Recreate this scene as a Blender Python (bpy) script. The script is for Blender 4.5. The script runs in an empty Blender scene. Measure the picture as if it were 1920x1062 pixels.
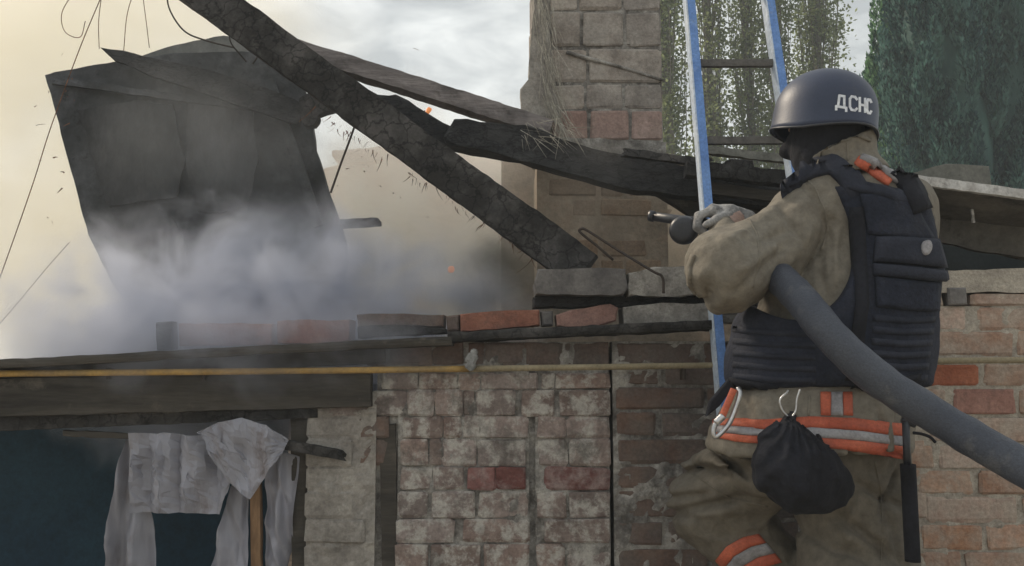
import bpy, bmesh, math, random
import numpy as np
from mathutils import Vector, Matrix
from mathutils.bvhtree import BVHTree
random.seed(7); rng = np.random.default_rng(7)
R = math.radians
# ------------------------------------------------------------------ camera, world, sun, exposure
sc = bpy.context.scene
col = sc.collection
CAMZ, PITCH, F = 1.05, R(6.0), 1700.0
cam = bpy.data.objects.new('camera', bpy.data.cameras.new('camera')); col.objects.link(cam)
cam.location = (0, 0, CAMZ); cam.rotation_euler = (math.pi/2+PITCH, 0, 0)
cam.data.lens = F/1920*36; cam.data.sensor_width = 36; cam.data.clip_end = 900; cam.data.clip_start = .05
sc.camera = cam
sc.view_settings.view_transform = 'Standard'; sc.view_settings.look = 'None'
sc.view_settings.gamma = 1; sc.view_settings.use_curve_mapping = False; sc.view_settings.exposure = 0.35
sc.render.engine = 'CYCLES'
sc.cycles.use_denoising = True
sc.cycles.volume_bounces = 4; sc.cycles.max_bounces = 8; sc.cycles.transparent_max_bounces = 24
sc.cycles.volume_step_rate = 2.0; sc.cycles.volume_max_steps = 128
SUN_EL, SUN_AZ = R(38), R(-52)      # the sun stands behind the shed, left of the view, behind the smoke
w = bpy.data.worlds.new('World'); sc.world = w; w.use_nodes = True
def build_world():
    nt = w.node_tree; n = nt.nodes; l = nt.links
    for x in list(n): n.remove(x)
    out = n.new('ShaderNodeOutputWorld'); bg = n.new('ShaderNodeBackground'); bg.inputs[1].default_value = .1
    sky = n.new('ShaderNodeTexSky'); sky.sky_type = 'NISHITA'; sky.sun_disc = False
    sky.sun_elevation = SUN_EL; sky.sun_rotation = SUN_AZ; sky.dust_density = 3; sky.air_density = 1.2
    tc = n.new('ShaderNodeTexCoord'); mp = n.new('ShaderNodeMapping'); mp.inputs['Scale'].default_value = (1.6, 1.6, 3.6)
    no = n.new('ShaderNodeTexNoise'); no.inputs['Scale'].default_value = 6.5; no.inputs['Detail'].default_value = 8; no.inputs['Roughness'].default_value = .55; no.inputs['Distortion'].default_value = .3
    cr = n.new('ShaderNodeValToRGB'); e = cr.color_ramp.elements
    e[0].position = .36; e[0].color = (4.4, 4.6, 4.6, 1); e[1].position = .64; e[1].color = (8.3, 8.45, 8.2, 1)
    mx = n.new('ShaderNodeMixRGB'); mx.inputs[0].default_value = .86
    l.new(tc.outputs['Generated'], mp.inputs[0]); l.new(mp.outputs[0], no.inputs['Vector']); l.new(no.outputs['Fac'], cr.inputs[0])
    l.new(sky.outputs[0], mx.inputs[1]); l.new(cr.outputs[0], mx.inputs[2]); l.new(mx.outputs[0], bg.inputs[0]); l.new(bg.outputs[0], out.inputs[0])
build_world()
sl = bpy.data.lights.new('sun', 'SUN'); sl.energy = 2.6; sl.angle = R(11); sl.color = (1, .86, .68)
so = bpy.data.objects.new('sun', sl); col.objects.link(so)
sd = Vector((math.sin(SUN_AZ)*math.cos(SUN_EL), math.cos(SUN_AZ)*math.cos(SUN_EL), math.sin(SUN_EL)))
so.rotation_euler = sd.to_track_quat('Z', 'Y').to_euler(); so.location = sd*50

# ------------------------------------------------------------------ helpers
CP, SP = math.cos(PITCH), math.sin(PITCH)
def ray(px, py):
    u, v = (px-960)/F, (531-py)/F
    return Vector((u, CP-v*SP, SP+v*CP))
def P(px, py, Y):
    d = ray(px, py); return Vector((0, 0, CAMZ)) + d*(Y/d.y)
def tag(o, label=None, cat=None, group=None, kind=None):
    for k, v in (('label', label), ('category', cat), ('group', group), ('kind', kind)):
        if v: o[k] = v
    return o
def empty(name, loc=(0, 0, 0)):
    o = bpy.data.objects.new(name, None); o.location = loc; o.empty_display_size = .1; col.objects.link(o); return o
def link_mesh(name, me, m=None, parent=None, smooth=False):
    if m is not None and not me.materials: me.materials.append(m)
    if smooth:
        me.polygons.foreach_set('use_smooth', [True]*len(me.polygons))
    o = bpy.data.objects.new(name, me); col.objects.link(o)
    if parent is not None:
        o.parent = parent; o.matrix_parent_inverse = Matrix.Translation(-parent.location)
    return o
def pyd(name, vs, fs, m=None, parent=None, smooth=False):
    me = bpy.data.meshes.new(name); me.from_pydata([tuple(v) for v in vs], [], [tuple(f) for f in fs]); me.update()
    return link_mesh(name, me, m, parent, smooth)
def bmo(name, bm, m=None, parent=None, smooth=False):
    bmesh.ops.recalc_face_normals(bm, faces=bm.faces)
    me = bpy.data.meshes.new(name); bm.to_mesh(me); bm.free(); return link_mesh(name, me, m, parent, smooth)
_lat = {}
def nz(p, s, seed=0):
    """smooth value noise in -1..1, p (...,3), s = frequency (scalar or 3)"""
    if seed not in _lat: _lat[seed] = np.random.default_rng(seed+100).uniform(-1, 1, (32, 32, 32)).astype(np.float32)
    L = _lat[seed]; q = np.asarray(p, dtype=np.float32)*np.asarray(s, dtype=np.float32)
    i = np.floor(q).astype(int); f = q-i; f = f*f*(3-2*f); i0 = i & 31; i1 = (i+1) & 31
    def g(a, b, c): return L[a[..., 0], b[..., 1], c[..., 2]]
    x, y, z = f[..., 0], f[..., 1], f[..., 2]
    c00 = g(i0, i0, i0)*(1-x)+g(i1, i0, i0)*x; c10 = g(i0, i1, i0)*(1-x)+g(i1, i1, i0)*x
    c01 = g(i0, i0, i1)*(1-x)+g(i1, i0, i1)*x; c11 = g(i0, i1, i1)*(1-x)+g(i1, i1, i1)*x
    return (c00*(1-y)+c10*y)*(1-z)+(c01*(1-y)+c11*y)*z
def nv(v, s, seed=0): return float(nz(np.array(v, dtype=np.float32)[None], s, seed)[0])

# ------------------------------------------------------------------ materials
def material(name, c1, c2, scale=6, rough=.8, bump=.3, bscale=40, c3=None, pos3=.8, lo=.35, hi=.65, spec=.3, metal=0, stretch=(1, 1, 1),
             rand=0, coord='Object', wash=None, detail=6, soot=None, bdist=.004, spots=None, grain=.28, crack=0):
    m = bpy.data.materials.new(name); m.use_nodes = True; nt = m.node_tree; n = nt.nodes; l = nt.links
    b = n['Principled BSDF']; b.inputs['Roughness'].default_value = rough; b.inputs['Metallic'].default_value = metal
    b.inputs['Specular IOR Level'].default_value = spec
    tc = n.new('ShaderNodeTexCoord'); geo = n.new('ShaderNodeNewGeometry')
    src = geo.outputs['Position'] if coord == 'World' else tc.outputs['Object']
    mp = n.new('ShaderNodeMapping'); mp.inputs['Scale'].default_value = stretch; l.new(src, mp.inputs[0])
    oi = None
    if rand:
        oi = n.new('ShaderNodeObjectInfo'); ad = n.new('ShaderNodeVectorMath'); ad.operation = 'ADD'
        sca = n.new('ShaderNodeMath'); sca.operation = 'MULTIPLY'; sca.inputs[1].default_value = 37
        l.new(oi.outputs['Random'], sca.inputs[0]); l.new(mp.outputs[0], ad.inputs[0]); l.new(sca.outputs[0], ad.inputs[1]); vec = ad.outputs[0]
    else: vec = mp.outputs[0]
    no = n.new('ShaderNodeTexNoise'); no.inputs['Scale'].default_value = scale; no.inputs['Detail'].default_value = detail; no.inputs['Roughness'].default_value = .62
    l.new(vec, no.inputs['Vector'])
    cr = n.new('ShaderNodeValToRGB'); e = cr.color_ramp.elements
    e[0].position = lo; e[0].color = (*c1, 1); e[1].position = hi; e[1].color = (*c2, 1)
    if c3: x = e.new(pos3); x.color = (*c3, 1)
    l.new(no.outputs['Fac'], cr.inputs[0]); cc = cr.outputs[0]
    if rand:
        hs = n.new('ShaderNodeHueSaturation'); mr = n.new('ShaderNodeMapRange'); mr.inputs['To Min'].default_value = 1-rand; mr.inputs['To Max'].default_value = 1+rand
        l.new(oi.outputs['Random'], mr.inputs[0]); l.new(mr.outputs[0], hs.inputs['Value'])
        f1 = n.new('ShaderNodeMath'); f1.operation = 'MULTIPLY'; f1.inputs[1].default_value = 13.7; f2 = n.new('ShaderNodeMath'); f2.operation = 'FRACT'
        mr2 = n.new('ShaderNodeMapRange'); mr2.inputs['To Min'].default_value = 1-rand; mr2.inputs['To Max'].default_value = 1+rand*1.1
        l.new(oi.outputs['Random'], f1.inputs[0]); l.new(f1.outputs[0], f2.inputs[0]); l.new(f2.outputs[0], mr2.inputs[0]); l.new(mr2.outputs[0], hs.inputs['Saturation'])
        l.new(cc, hs.inputs['Color']); cc = hs.outputs[0]
    def overlay(colr, sc_, thr, amt, soft=.08, st=(1, 1, 1)):
        nonlocal cc
        mp2 = n.new('ShaderNodeMapping'); mp2.inputs['Scale'].default_value = st; l.new(geo.outputs['Position'], mp2.inputs[0])
        n2 = n.new('ShaderNodeTexNoise'); n2.inputs['Scale'].default_value = sc_; n2.inputs['Detail'].default_value = 9; n2.inputs['Roughness'].default_value = .7
        l.new(mp2.outputs[0], n2.inputs['Vector'])
        mr3 = n.new('ShaderNodeMapRange'); mr3.inputs['From Min'].default_value = thr-soft; mr3.inputs['From Max'].default_value = thr+soft; mr3.inputs['To Max'].default_value = amt
        l.new(n2.outputs['Fac'], mr3.inputs[0]); mx = n.new('ShaderNodeMixRGB'); mx.inputs[2].default_value = (*colr, 1)
        l.new(mr3.outputs[0], mx.inputs[0]); l.new(cc, mx.inputs[1]); cc = mx.outputs[0]
    if wash: overlay(*wash)
    if soot: overlay(*soot)
    if spots: overlay(*spots)
    if crack:
        vo = n.new('ShaderNodeTexVoronoi'); vo.feature = 'DISTANCE_TO_EDGE'; vo.inputs['Scale'].default_value = crack
        vd = n.new('ShaderNodeMixRGB'); vd.inputs[0].default_value = .12; l.new(vec, vd.inputs[1]); l.new(no.outputs['Color'], vd.inputs[2]); l.new(vd.outputs[0], vo.inputs['Vector'])
        vr = n.new('ShaderNodeMapRange'); vr.inputs['From Max'].default_value = .07; vr.inputs['To Min'].default_value = .35; vr.inputs['To Max'].default_value = 1.25; l.new(vo.outputs['Distance'], vr.inputs[0])
        vx = n.new('ShaderNodeVectorMath'); vx.operation = 'SCALE'; l.new(cc, vx.inputs[0]); l.new(vr.outputs[0], vx.inputs['Scale']); cc = vx.outputs[0]
    if grain:
        gn = n.new('ShaderNodeTexNoise'); gn.inputs['Scale'].default_value = bscale*1.7; gn.inputs['Detail'].default_value = 6; gn.inputs['Roughness'].default_value = .75; l.new(vec, gn.inputs['Vector'])
        gm = n.new('ShaderNodeMapRange'); gm.inputs['From Min'].default_value = .3; gm.inputs['From Max'].default_value = .7; gm.inputs['To Min'].default_value = 1-grain; gm.inputs['To Max'].default_value = 1+grain; l.new(gn.outputs['Fac'], gm.inputs[0])
        gx = n.new('ShaderNodeVectorMath'); gx.operation = 'SCALE'; l.new(cc, gx.inputs[0]); l.new(gm.outputs[0], gx.inputs['Scale']); cc = gx.outputs[0]
    l.new(cc, b.inputs['Base Color'])
    if bump:
        bn = n.new('ShaderNodeTexNoise'); bn.inputs['Scale'].default_value = bscale; bn.inputs['Detail'].default_value = 8; bn.inputs['Roughness'].default_value = .65
        bu = n.new('ShaderNodeBump'); bu.inputs['Strength'].default_value = bump; bu.inputs['Distance'].default_value = bdist
        l.new(vec, bn.inputs['Vector']); l.new(bn.outputs['Fac'], bu.inputs['Height']); l.new(bu.outputs[0], b.inputs['Normal'])
    return m
BR = dict(rough=.92, bump=.9, bscale=55, rand=.22, bdist=.006, scale=14)
M = {}
M['brick_wash'] = material('brick_whitewashed', (.19, .145, .13), (.29, .235, .21), wash=((.46, .44, .40), 16, .52, .8, .05), soot=((.075, .068, .06), 9, .58, .7, .07), **BR)
M['brick_soot'] = material('brick_sooty', (.12, .082, .070), (.20, .145, .12), wash=((.25, .225, .20), 8, .55, .6, .12), soot=((.045, .04, .038), 4, .52, .75, .14), **BR)
M['brick_clean'] = material('brick_red_tan', (.33, .20, .145), (.46, .30, .22), wash=((.41, .355, .295), 8, .48, .75, .1), spots=((.06, .045, .04), 22, .68, .7, .05), **BR)
M['brick_red'] = material('brick_red', (.25, .115, .085), (.34, .17, .125), soot=((.11, .08, .07), 12, .6, .6, .1), **BR)
M['brick_dark_red'] = material('brick_crimson', (.15, .075, .07), (.22, .115, .105), wash=((.36, .3, .28), 14, .52, .6, .08), **BR)
M['brick_chimney'] = material('brick_chimney', (.26, .225, .195), (.38, .335, .295), wash=((.43, .40, .36), 9, .52, .6, .1), soot=((.07, .06, .055), 5, .55, .6, .12), **BR)
M['brick_chimney_red'] = material('brick_chimney_red', (.24, .155, .13), (.36, .24, .20), wash=((.22, .18, .15), 11, .55, .6, .1), **BR)
M['mortar'] = material('mortar', (.12, .11, .10), (.40, .38, .35), wash=((.46, .44, .40), 16, .56, .7, .05), scale=15, rough=.95, bump=1, bscale=70, coord='World', soot=((.035, .03, .028), 6, .55, .8, .1), bdist=.008)
M['brick_base'] = material('brick_smoked', (.17, .12, .085), (.28, .20, .14), wash=((.27, .21, .15), 6, .5, .7, .1), **BR)
M['mortar_tan'] = material('mortar_tan', (.31, .275, .23), (.48, .43, .36), scale=22, rough=.95, bump=1, bscale=70, coord='World', spots=((.05, .045, .04), 12, .66, .7, .05), bdist=.008)
M['plaster'] = material('plaster_grey', (.22, .20, .18), (.36, .335, .30), scale=9, rough=.95, bump=.9, bscale=45, coord='World', wash=((.36, .34, .31), 7, .56, .7, .06), soot=((.07, .06, .05), 4, .58, .6, .1), bdist=.008)
M['char'] = material('charred_wood', (.013, .013, .014), (.036, .035, .035), c3=(.085, .08, .075), crack=26, scale=14, rough=.75, bump=1, bscale=34, stretch=(.5, 1, 1), coord='World', bdist=.012)
M['char_ash'] = material('ashy_wood', (.032, .031, .031), (.075, .070, .067), c3=(.14, .13, .125), crack=20, scale=9, rough=.85, bump=.8, bscale=40, coord='World', bdist=.008, soot=((.015, .014, .013), 5, .5, .85, .08))
M['grey_wood'] = material('weathered_beam', (.16, .14, .135), (.27, .24, .23), scale=9, rough=.85, bump=.7, bscale=30, stretch=(.35, 1, 3), coord='World', bdist=.006, soot=((.02, .018, .016), 3.2, .55, .7, .08))
M['dark_board'] = material('dark_board', (.030, .027, .023), (.075, .066, .055), scale=7, rough=.85, bump=.7, bscale=26, stretch=(.25, 1, 2.6), coord='World', soot=((.13, .115, .095), 9, .64, .6, .05), bdist=.006)
M['sheet'] = material('sooty_sheet', (.018, .020, .021), (.058, .060, .064), scale=3.4, rough=.7, bump=.9, bscale=9, grain=.4, coord='World', bdist=.01, spots=((.006, .006, .006), 16, .63, .8, .05), wash=((.095, .097, .105), 4.2, .55, .6, .06))
M['felt'] = material('burnt_felt', (.016, .017, .018), (.046, .046, .048), scale=6, rough=.8, bump=1, bscale=16, coord='World', bdist=.012, grain=.4, c3=(.07, .068, .066), stretch=(1, 1, .5))
M['sheet_lit'] = material('lit_sheet_top', (.09, .095, .09), (.17, .17, .16), scale=5, rough=.7, bump=.5, bscale=14, coord='World')  # lighter copy of the sheet, light on its top put into the colour
M['tan'] = material('canvas_tan', (.160, .142, .114), (.205, .184, .150), lo=.2, hi=.8, scale=5, rough=.9, bump=.7, bscale=26, coord='World', bdist=.006, soot=((.12, .10, .08), 7, .62, .45, .1))
M['trouser'] = material('canvas_olive', (.115, .10, .078), (.165, .145, .115), scale=5, rough=.88, bump=.8, bscale=17, coord='World', bdist=.007, soot=((.045, .038, .03), 5, .58, .6, .1))
M['vest'] = material('vest_navy', (.010, .013, .024), (.023, .027, .044), scale=9, rough=.85, bump=.9, bscale=70, grain=.45, coord='World', wash=((.045, .044, .052), 6, .60, .6, .08))
M['vest2'] = material('vest_webbing', (.012, .015, .026), (.028, .031, .046), scale=12, rough=.8, bump=.7, bscale=90, coord='World')
M['black'] = material('black_cloth', (.008, .008, .011), (.018, .019, .026), scale=9, rough=.95, bump=.9, bscale=40, coord='World', bdist=.006)
M['helmet'] = material('helmet_shell', (.022, .031, .062), (.034, .046, .086), scale=5, rough=.46, bump=.12, bscale=160, spec=.45, coord='World', spots=((.10, .10, .11), 30, .74, .5, .02), wash=((.06, .062, .072), 9, .62, .4, .06), grain=.15)
M['orange'] = material('orange_tape', (.40, .085, .045), (.54, .14, .075), scale=12, rough=.6, bump=.4, bscale=90, coord='World', soot=((.16, .05, .035), 7, .6, .6, .1))
M['silver'] = material('silver_tape', (.24, .23, .24), (.36, .35, .36), scale=14, rough=.45, bump=.4, bscale=90, coord='World', soot=((.12, .11, .10), 8, .6, .6, .08))
M['white_tape'] = material('white_print', (.62, .64, .70), (.75, .77, .80), scale=30, rough=.6, bump=0, coord='World')
M['glove'] = material('knit_glove', (.14, .14, .14), (.32, .315, .31), scale=24, rough=.95, bump=1, bscale=120, coord='World', spots=((.42, .41, .40), 26, .56, .8, .04))
M['skin'] = material('skin', (.40, .24, .17), (.48, .30, .22), rough=.55, bump=.2)
M['rubber'] = material('hose_rubber', (.036, .042, .060), (.060, .068, .088), scale=8, rough=.52, bump=.7, bscale=150, grain=.35, spots=((.20, .20, .20), 34, .68, .4, .03), spec=.45, coord='World', wash=((.13, .13, .135), 12, .6, .5, .05), stretch=(1, 1, 1))
M['black_metal'] = material('black_metal', (.014, .016, .022), (.032, .034, .042), rough=.4, bump=.2, bscale=80, spec=.5)
M['boot'] = material('boot_leather', (.012, .014, .022), (.03, .033, .045), rough=.6, bump=.5)
M['blue'] = material('blue_paint', (.11, .22, .50), (.17, .31, .62), scale=8, rough=.5, bump=.3, bscale=60, coord='World', spots=((.30, .38, .52), 14, .62, .7, .06))
M['blue_pale'] = material('pale_blue_edge', (.42, .50, .62), (.58, .64, .70), scale=14, rough=.55, bump=.3, coord='World')
M['rung'] = material('rung_steel', (.07, .066, .062), (.14, .13, .12), scale=14, rough=.65, bump=.4, coord='World', stretch=(1, 1, 1))
M['pipe'] = material('yellow_pipe', (.40, .235, .055), (.55, .34, .09), scale=4, rough=.6, bump=.3, bscale=60, coord='World', soot=((.17, .135, .085), 3.5, .5, .75, .12))
M['pipe_dull'] = material('dusty_pipe', (.20, .165, .10), (.31, .26, .17), scale=5, rough=.75, bump=.3, bscale=60, coord='World')
M['steel'] = material('steel', (.42, .42, .43), (.6, .6, .6), rough=.3, metal=.9, bump=.15, spec=.5)
M['galv'] = material('galvanised_bracket', (.17, .17, .165), (.36, .36, .35), scale=40, rough=.6, metal=.3, bump=.6)
M['rust'] = material('rusty_wire', (.03, .024, .022), (.06, .045, .036), rough=.8, bump=.4)
M['concrete'] = material('concrete', (.24, .225, .205), (.38, .36, .33), scale=24, rough=.95, bump=1, bscale=80, coord='World', soot=((.06, .055, .05), 7, .6, .6, .1), bdist=.006)
M['block_grey'] = material('sooty_block', (.10, .094, .092), (.19, .178, .17), scale=12, rough=.95, bump=.8, bscale=50, coord='World')
M['roof_under'] = material('roof_underside', (.09, .082, .070), (.15, .135, .115), scale=5, rough=.9, bump=.6, bscale=20, coord='World', soot=((.012, .011, .010), 4.5, .57, .9, .06))
M['roof_edge'] = material('roof_edge', (.40, .38, .36), (.58, .57, .55), scale=16, rough=.85, bump=.8, bscale=50, coord='World', spots=((.10, .09, .08), 18, .58, .7, .06))  # pale tone also carries the backlight along the rim
M['slate'] = material('roof_slate', (.12, .12, .105), (.20, .195, .17), scale=12, rough=.85, bump=.5, coord='World')
M['clay'] = material('clay_plaster', (.60, .44, .34), (.76, .60, .48), scale=4, rough=.95, bump=1, bscale=18, coord='World', stretch=(.5, 1, 2), spots=((.25, .14, .10), 14, .64, .6, .05), bdist=.02)  # brightened, the glow of the lit smoke is put into the wall colour
M['sooty_plaster'] = material('sooty_plaster', (.24, .195, .145), (.38, .31, .235), scale=3.5, rough=.95, bump=.8, bscale=20, coord='World', soot=((.12, .10, .08), 2.2, .58, .6, .12), wash=((.46, .31, .22), 5, .6, .5, .1), bdist=.012)
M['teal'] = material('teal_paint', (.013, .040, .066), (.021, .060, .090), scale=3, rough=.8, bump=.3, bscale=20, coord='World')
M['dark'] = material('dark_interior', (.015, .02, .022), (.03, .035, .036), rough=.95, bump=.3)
M['straw'] = material('dry_straw', (.26, .24, .20), (.48, .45, .38), scale=40, rough=.9, bump=0, coord='World')
M['debris'] = material('burnt_fibre', (.06, .035, .025), (.24, .11, .06), scale=30, rough=.9, bump=0, coord='World')
M['batten'] = material('yellow_wood', (.17, .10, .055), (.27, .165, .09), scale=10, rough=.8, bump=.5, stretch=(1, 1, .2), coord='World')
M['ground'] = material('bare_ground', (.26, .225, .175), (.40, .355, .28), scale=.7, rough=.95, bump=.8, bscale=9, c3=(.16, .15, .10), coord='World')
M['bark'] = material('bark', (.10, .09, .07), (.20, .18, .145), scale=8, rough=.9, bump=.6, coord='World', stretch=(1, 1, .3))
def leafmat(name, a, b, trans=.35, st=(1, 1, 1), lo=.3, hi=.7, ns=2.6):
    m = bpy.data.materials.new(name); m.use_nodes = True; n = m.node_tree.nodes; l = m.node_tree.links
    geo = n.new('ShaderNodeNewGeometry'); no = n.new('ShaderNodeTexNoise'); no.inputs['Scale'].default_value = ns; no.inputs['Detail'].default_value = 3
    mp = n.new('ShaderNodeMapping'); mp.inputs['Scale'].default_value = st; l.new(geo.outputs['Position'], mp.inputs[0]); l.new(mp.outputs[0], no.inputs['Vector'])
    ad = n.new('ShaderNodeMath'); ad.operation = 'MULTIPLY_ADD'; ad.inputs[1].default_value = .4; ad.inputs[2].default_value = -.2
    a2 = n.new('ShaderNodeMath'); l.new(geo.outputs['Random Per Island'], ad.inputs[0]); l.new(ad.outputs[0], a2.inputs[0]); l.new(no.outputs['Fac'], a2.inputs[1])
    cr = n.new('ShaderNodeValToRGB'); cr.color_ramp.elements[0].position = lo; cr.color_ramp.elements[0].color = (*a, 1)
    cr.color_ramp.elements[1].position = hi; cr.color_ramp.elements[1].color = (*b, 1); l.new(a2.outputs[0], cr.inputs[0])
    bs = n['Principled BSDF']; bs.inputs['Roughness'].default_value = .65; bs.inputs['Specular IOR Level'].default_value = .25; l.new(cr.outputs[0], bs.inputs['Base Color'])
    tr = n.new('ShaderNodeBsdfTranslucent'); sc2 = n.new('ShaderNodeVectorMath'); sc2.operation = 'SCALE'; sc2.inputs['Scale'].default_value = 1.7; l.new(cr.outputs[0], sc2.inputs[0]); l.new(sc2.outputs[0], tr.inputs[0]); mx = n.new('ShaderNodeMixShader'); mx.inputs[0].default_value = trans
    l.new(bs.outputs[0], mx.inputs[1]); l.new(tr.outputs[0], mx.inputs[2]); l.new(mx.outputs[0], n['Material Output'].inputs[0]); return m
M['poplar'] = leafmat('poplar_leaf', (.09, .11, .05), (.19, .22, .11), .55)
M['thuja'] = leafmat('thuja_spray', (.012, .055, .034), (.13, .25, .12), .3, (1, 1, .35), .36, .62, 3.6)  # strong streak contrast paints light and shade between the plumes
M['thuja2'] = leafmat('thuja_spray_blue', (.010, .040, .040), (.075, .16, .135), .3, (1, 1, .35), .36, .64, 3.2)  # plume shading put into the colour streaks here too
def plasticmat():
    m = material('torn_polythene', (.30, .30, .34), (.42, .42, .48), scale=6, rough=.38, bump=.45, bscale=9, bdist=.02, spec=.6, grain=.08, coord='World', stretch=(1.4, 1, .3), soot=((.19, .15, .14), 7, .60, .7, .05, (1.5, 1, .5)))
    n = m.node_tree.nodes; l = m.node_tree.links; b = n['Principled BSDF']
    tp = n.new('ShaderNodeBsdfTranslucent'); tp.inputs[0].default_value = (.5, .5, .53, 1); tt = n.new('ShaderNodeBsdfTransparent')
    a = n.new('ShaderNodeMixShader'); a.inputs[0].default_value = .22; l.new(b.outputs[0], a.inputs[1]); l.new(tp.outputs[0], a.inputs[2])
    c = n.new('ShaderNodeMixShader'); c.inputs[0].default_value = .10; l.new(a.outputs[0], c.inputs[1]); l.new(tt.outputs[0], c.inputs[2])
    l.new(c.outputs[0], n['Material Output'].inputs[0]); return m
M['plastic'] = plasticmat()
def emis(name, c, s):
    m = bpy.data.materials.new(name); m.use_nodes = True; b = m.node_tree.nodes['Principled BSDF']
    b.inputs['Base Color'].default_value = (*c, 1); b.inputs['Emission Color'].default_value = (*c, 1); b.inputs['Emission Strength'].default_value = s; return m
M['flame'] = emis('flame', (.75, .26, .08), .42)

# ------------------------------------------------------------------ shape builders
def prism(name, pts, thick, m, parent=None, jag=0.0, seg=.04, seed=0, bevel=.003, flat=False):
    """outline given as (px, py, depth), pushed back by its real thickness, edges split and worn"""
    w_ = [P(*p) for p in pts]; vs = []
    for i, a in enumerate(w_):
        b = w_[(i+1) % len(w_)]; k = max(1, int((b-a).length/seg)) if jag else 1
        for j in range(k):
            v = a.lerp(b, j/k)
            if jag:
                v = v + Vector((nv(v, 23, seed), 0, nv(v, 23, seed+1)))*jag + Vector((nv(v, 70, seed), 0, nv(v, 70, seed+1)))*jag*.5
            vs.append(v)
    bm = bmesh.new(); fr = [bm.verts.new(v) for v in vs]; bk = [bm.verts.new(v+Vector((0, thick, thick*.02))) for v in vs]
    n = len(vs)
    for i in range(n): bm.faces.new((fr[i], fr[(i+1) % n], bk[(i+1) % n], bk[i]))
    f1 = bm.faces.new(fr); f2 = bm.faces.new(bk[::-1])
    if bevel:
        ed = [e for e in f1.edges]
        bmesh.ops.bevel(bm, geom=ed, offset=bevel, segments=1, affect='EDGES', clamp_overlap=True)
    bmesh.ops.triangulate(bm, faces=[f for f in bm.faces if len(f.verts) > 4])
    return bmo(name, bm, m, parent)
def timber(name, a, b, wid, thk, m, parent=None, up=Vector((0, 0, 1)), rough=.004, n=24, seed=0, taper=(1, 1), ends=0.0, ms=3):
    """a sawn piece from a to b, wid along 'up', thk across, worn surface"""
    a, b = Vector(a), Vector(b); d = b-a; L = d.length; d.normalize(); s = d.cross(up).normalized(); u = s.cross(d).normalized()
    ring = []
    for i in range(ms+1): ring.append((-1+2*i/ms, -1))
    for i in range(1, 3): ring.append((1, -1+2*i/2))
    for i in range(1, ms+1): ring.append((1-2*i/ms, 1))
    ring.append((-1, 0))
    k = len(ring); vs = []; fs = []
    for i in range(n+1):
        t = i/n; tp = taper[0]*(1-t)+taper[1]*t
        for (q, r) in ring:
            cq = .96 if abs(q) == 1 and abs(r) == 1 else 1
            dd = 0
            if i in (0, n) and ends: dd = (nv((q*3, r*3, seed+i), 1, 5))*ends
            v = a + d*(L*t+dd) + u*(q*wid/2*tp*cq) + s*(r*thk/2*tp*cq)
            v += u*(nv(v, 7, seed)*rough*.7 + nv(v, 38, seed+1)*rough*.6) + s*(nv(v, 7, seed+2)*rough*.6+nv(v, 50, seed+3)*rough*.6)
            vs.append(v)
    for i in range(n):
        for j in range(k):
            fs.append((i*k+j, i*k+(j+1) % k, (i+1)*k+(j+1) % k, (i+1)*k+j))
    fs.append(tuple(range(k))[::-1]); fs.append(tuple(n*k+j for j in range(k)))
    return pyd(name, vs, fs, m, parent)
def tube(name, pts, r, m, parent=None, n=10, sub=6, r2=None, wob=0, closed=False):
    pts = [Vector(p) for p in pts]
    if len(pts) > 2 and sub > 1:      # catmull-rom
        q = []
        Pn = [pts[0]*2-pts[1]]+pts+[pts[-1]*2-pts[-2]]
        for i in range(1, len(Pn)-2):
            p0, p1, p2, p3 = Pn[i-1:i+3]
            for j in range(sub):
                t = j/sub; q.append(.5*((2*p1)+(p2-p0)*t+(2*p0-5*p1+4*p2-p3)*t*t+(3*p1-p0-3*p2+p3)*t**3))
        q.append(pts[-1]); pts = q
    vs = []; fs = []; N = len(pts); u = None
    for i, p in enumerate(pts):
        d = (pts[min(i+1, N-1)]-pts[max(i-1, 0)]).normalized()
        if u is None: u = d.orthogonal().normalized()
        u = (u-d*u.dot(d)).normalized(); s = d.cross(u)
        t = i/(N-1); rr = r if r2 is None else r+(r2-r)*t
        if wob: rr *= 1+wob*nv(p, 40, 3)
        for j in range(n):
            a = 2*math.pi*j/n; vs.append(p+u*(math.cos(a)*rr)+s*(math.sin(a)*rr))
    for i in range(N-1):
        for j in range(n): fs.append((i*n+j, i*n+(j+1) % n, (i+1)*n+(j+1) % n, (i+1)*n+j))
    fs.append(tuple(range(n))[::-1]); fs.append(tuple((N-1)*n+j for j in range(n)))
    return pyd(name, vs, fs, m, parent, smooth=True)
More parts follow.
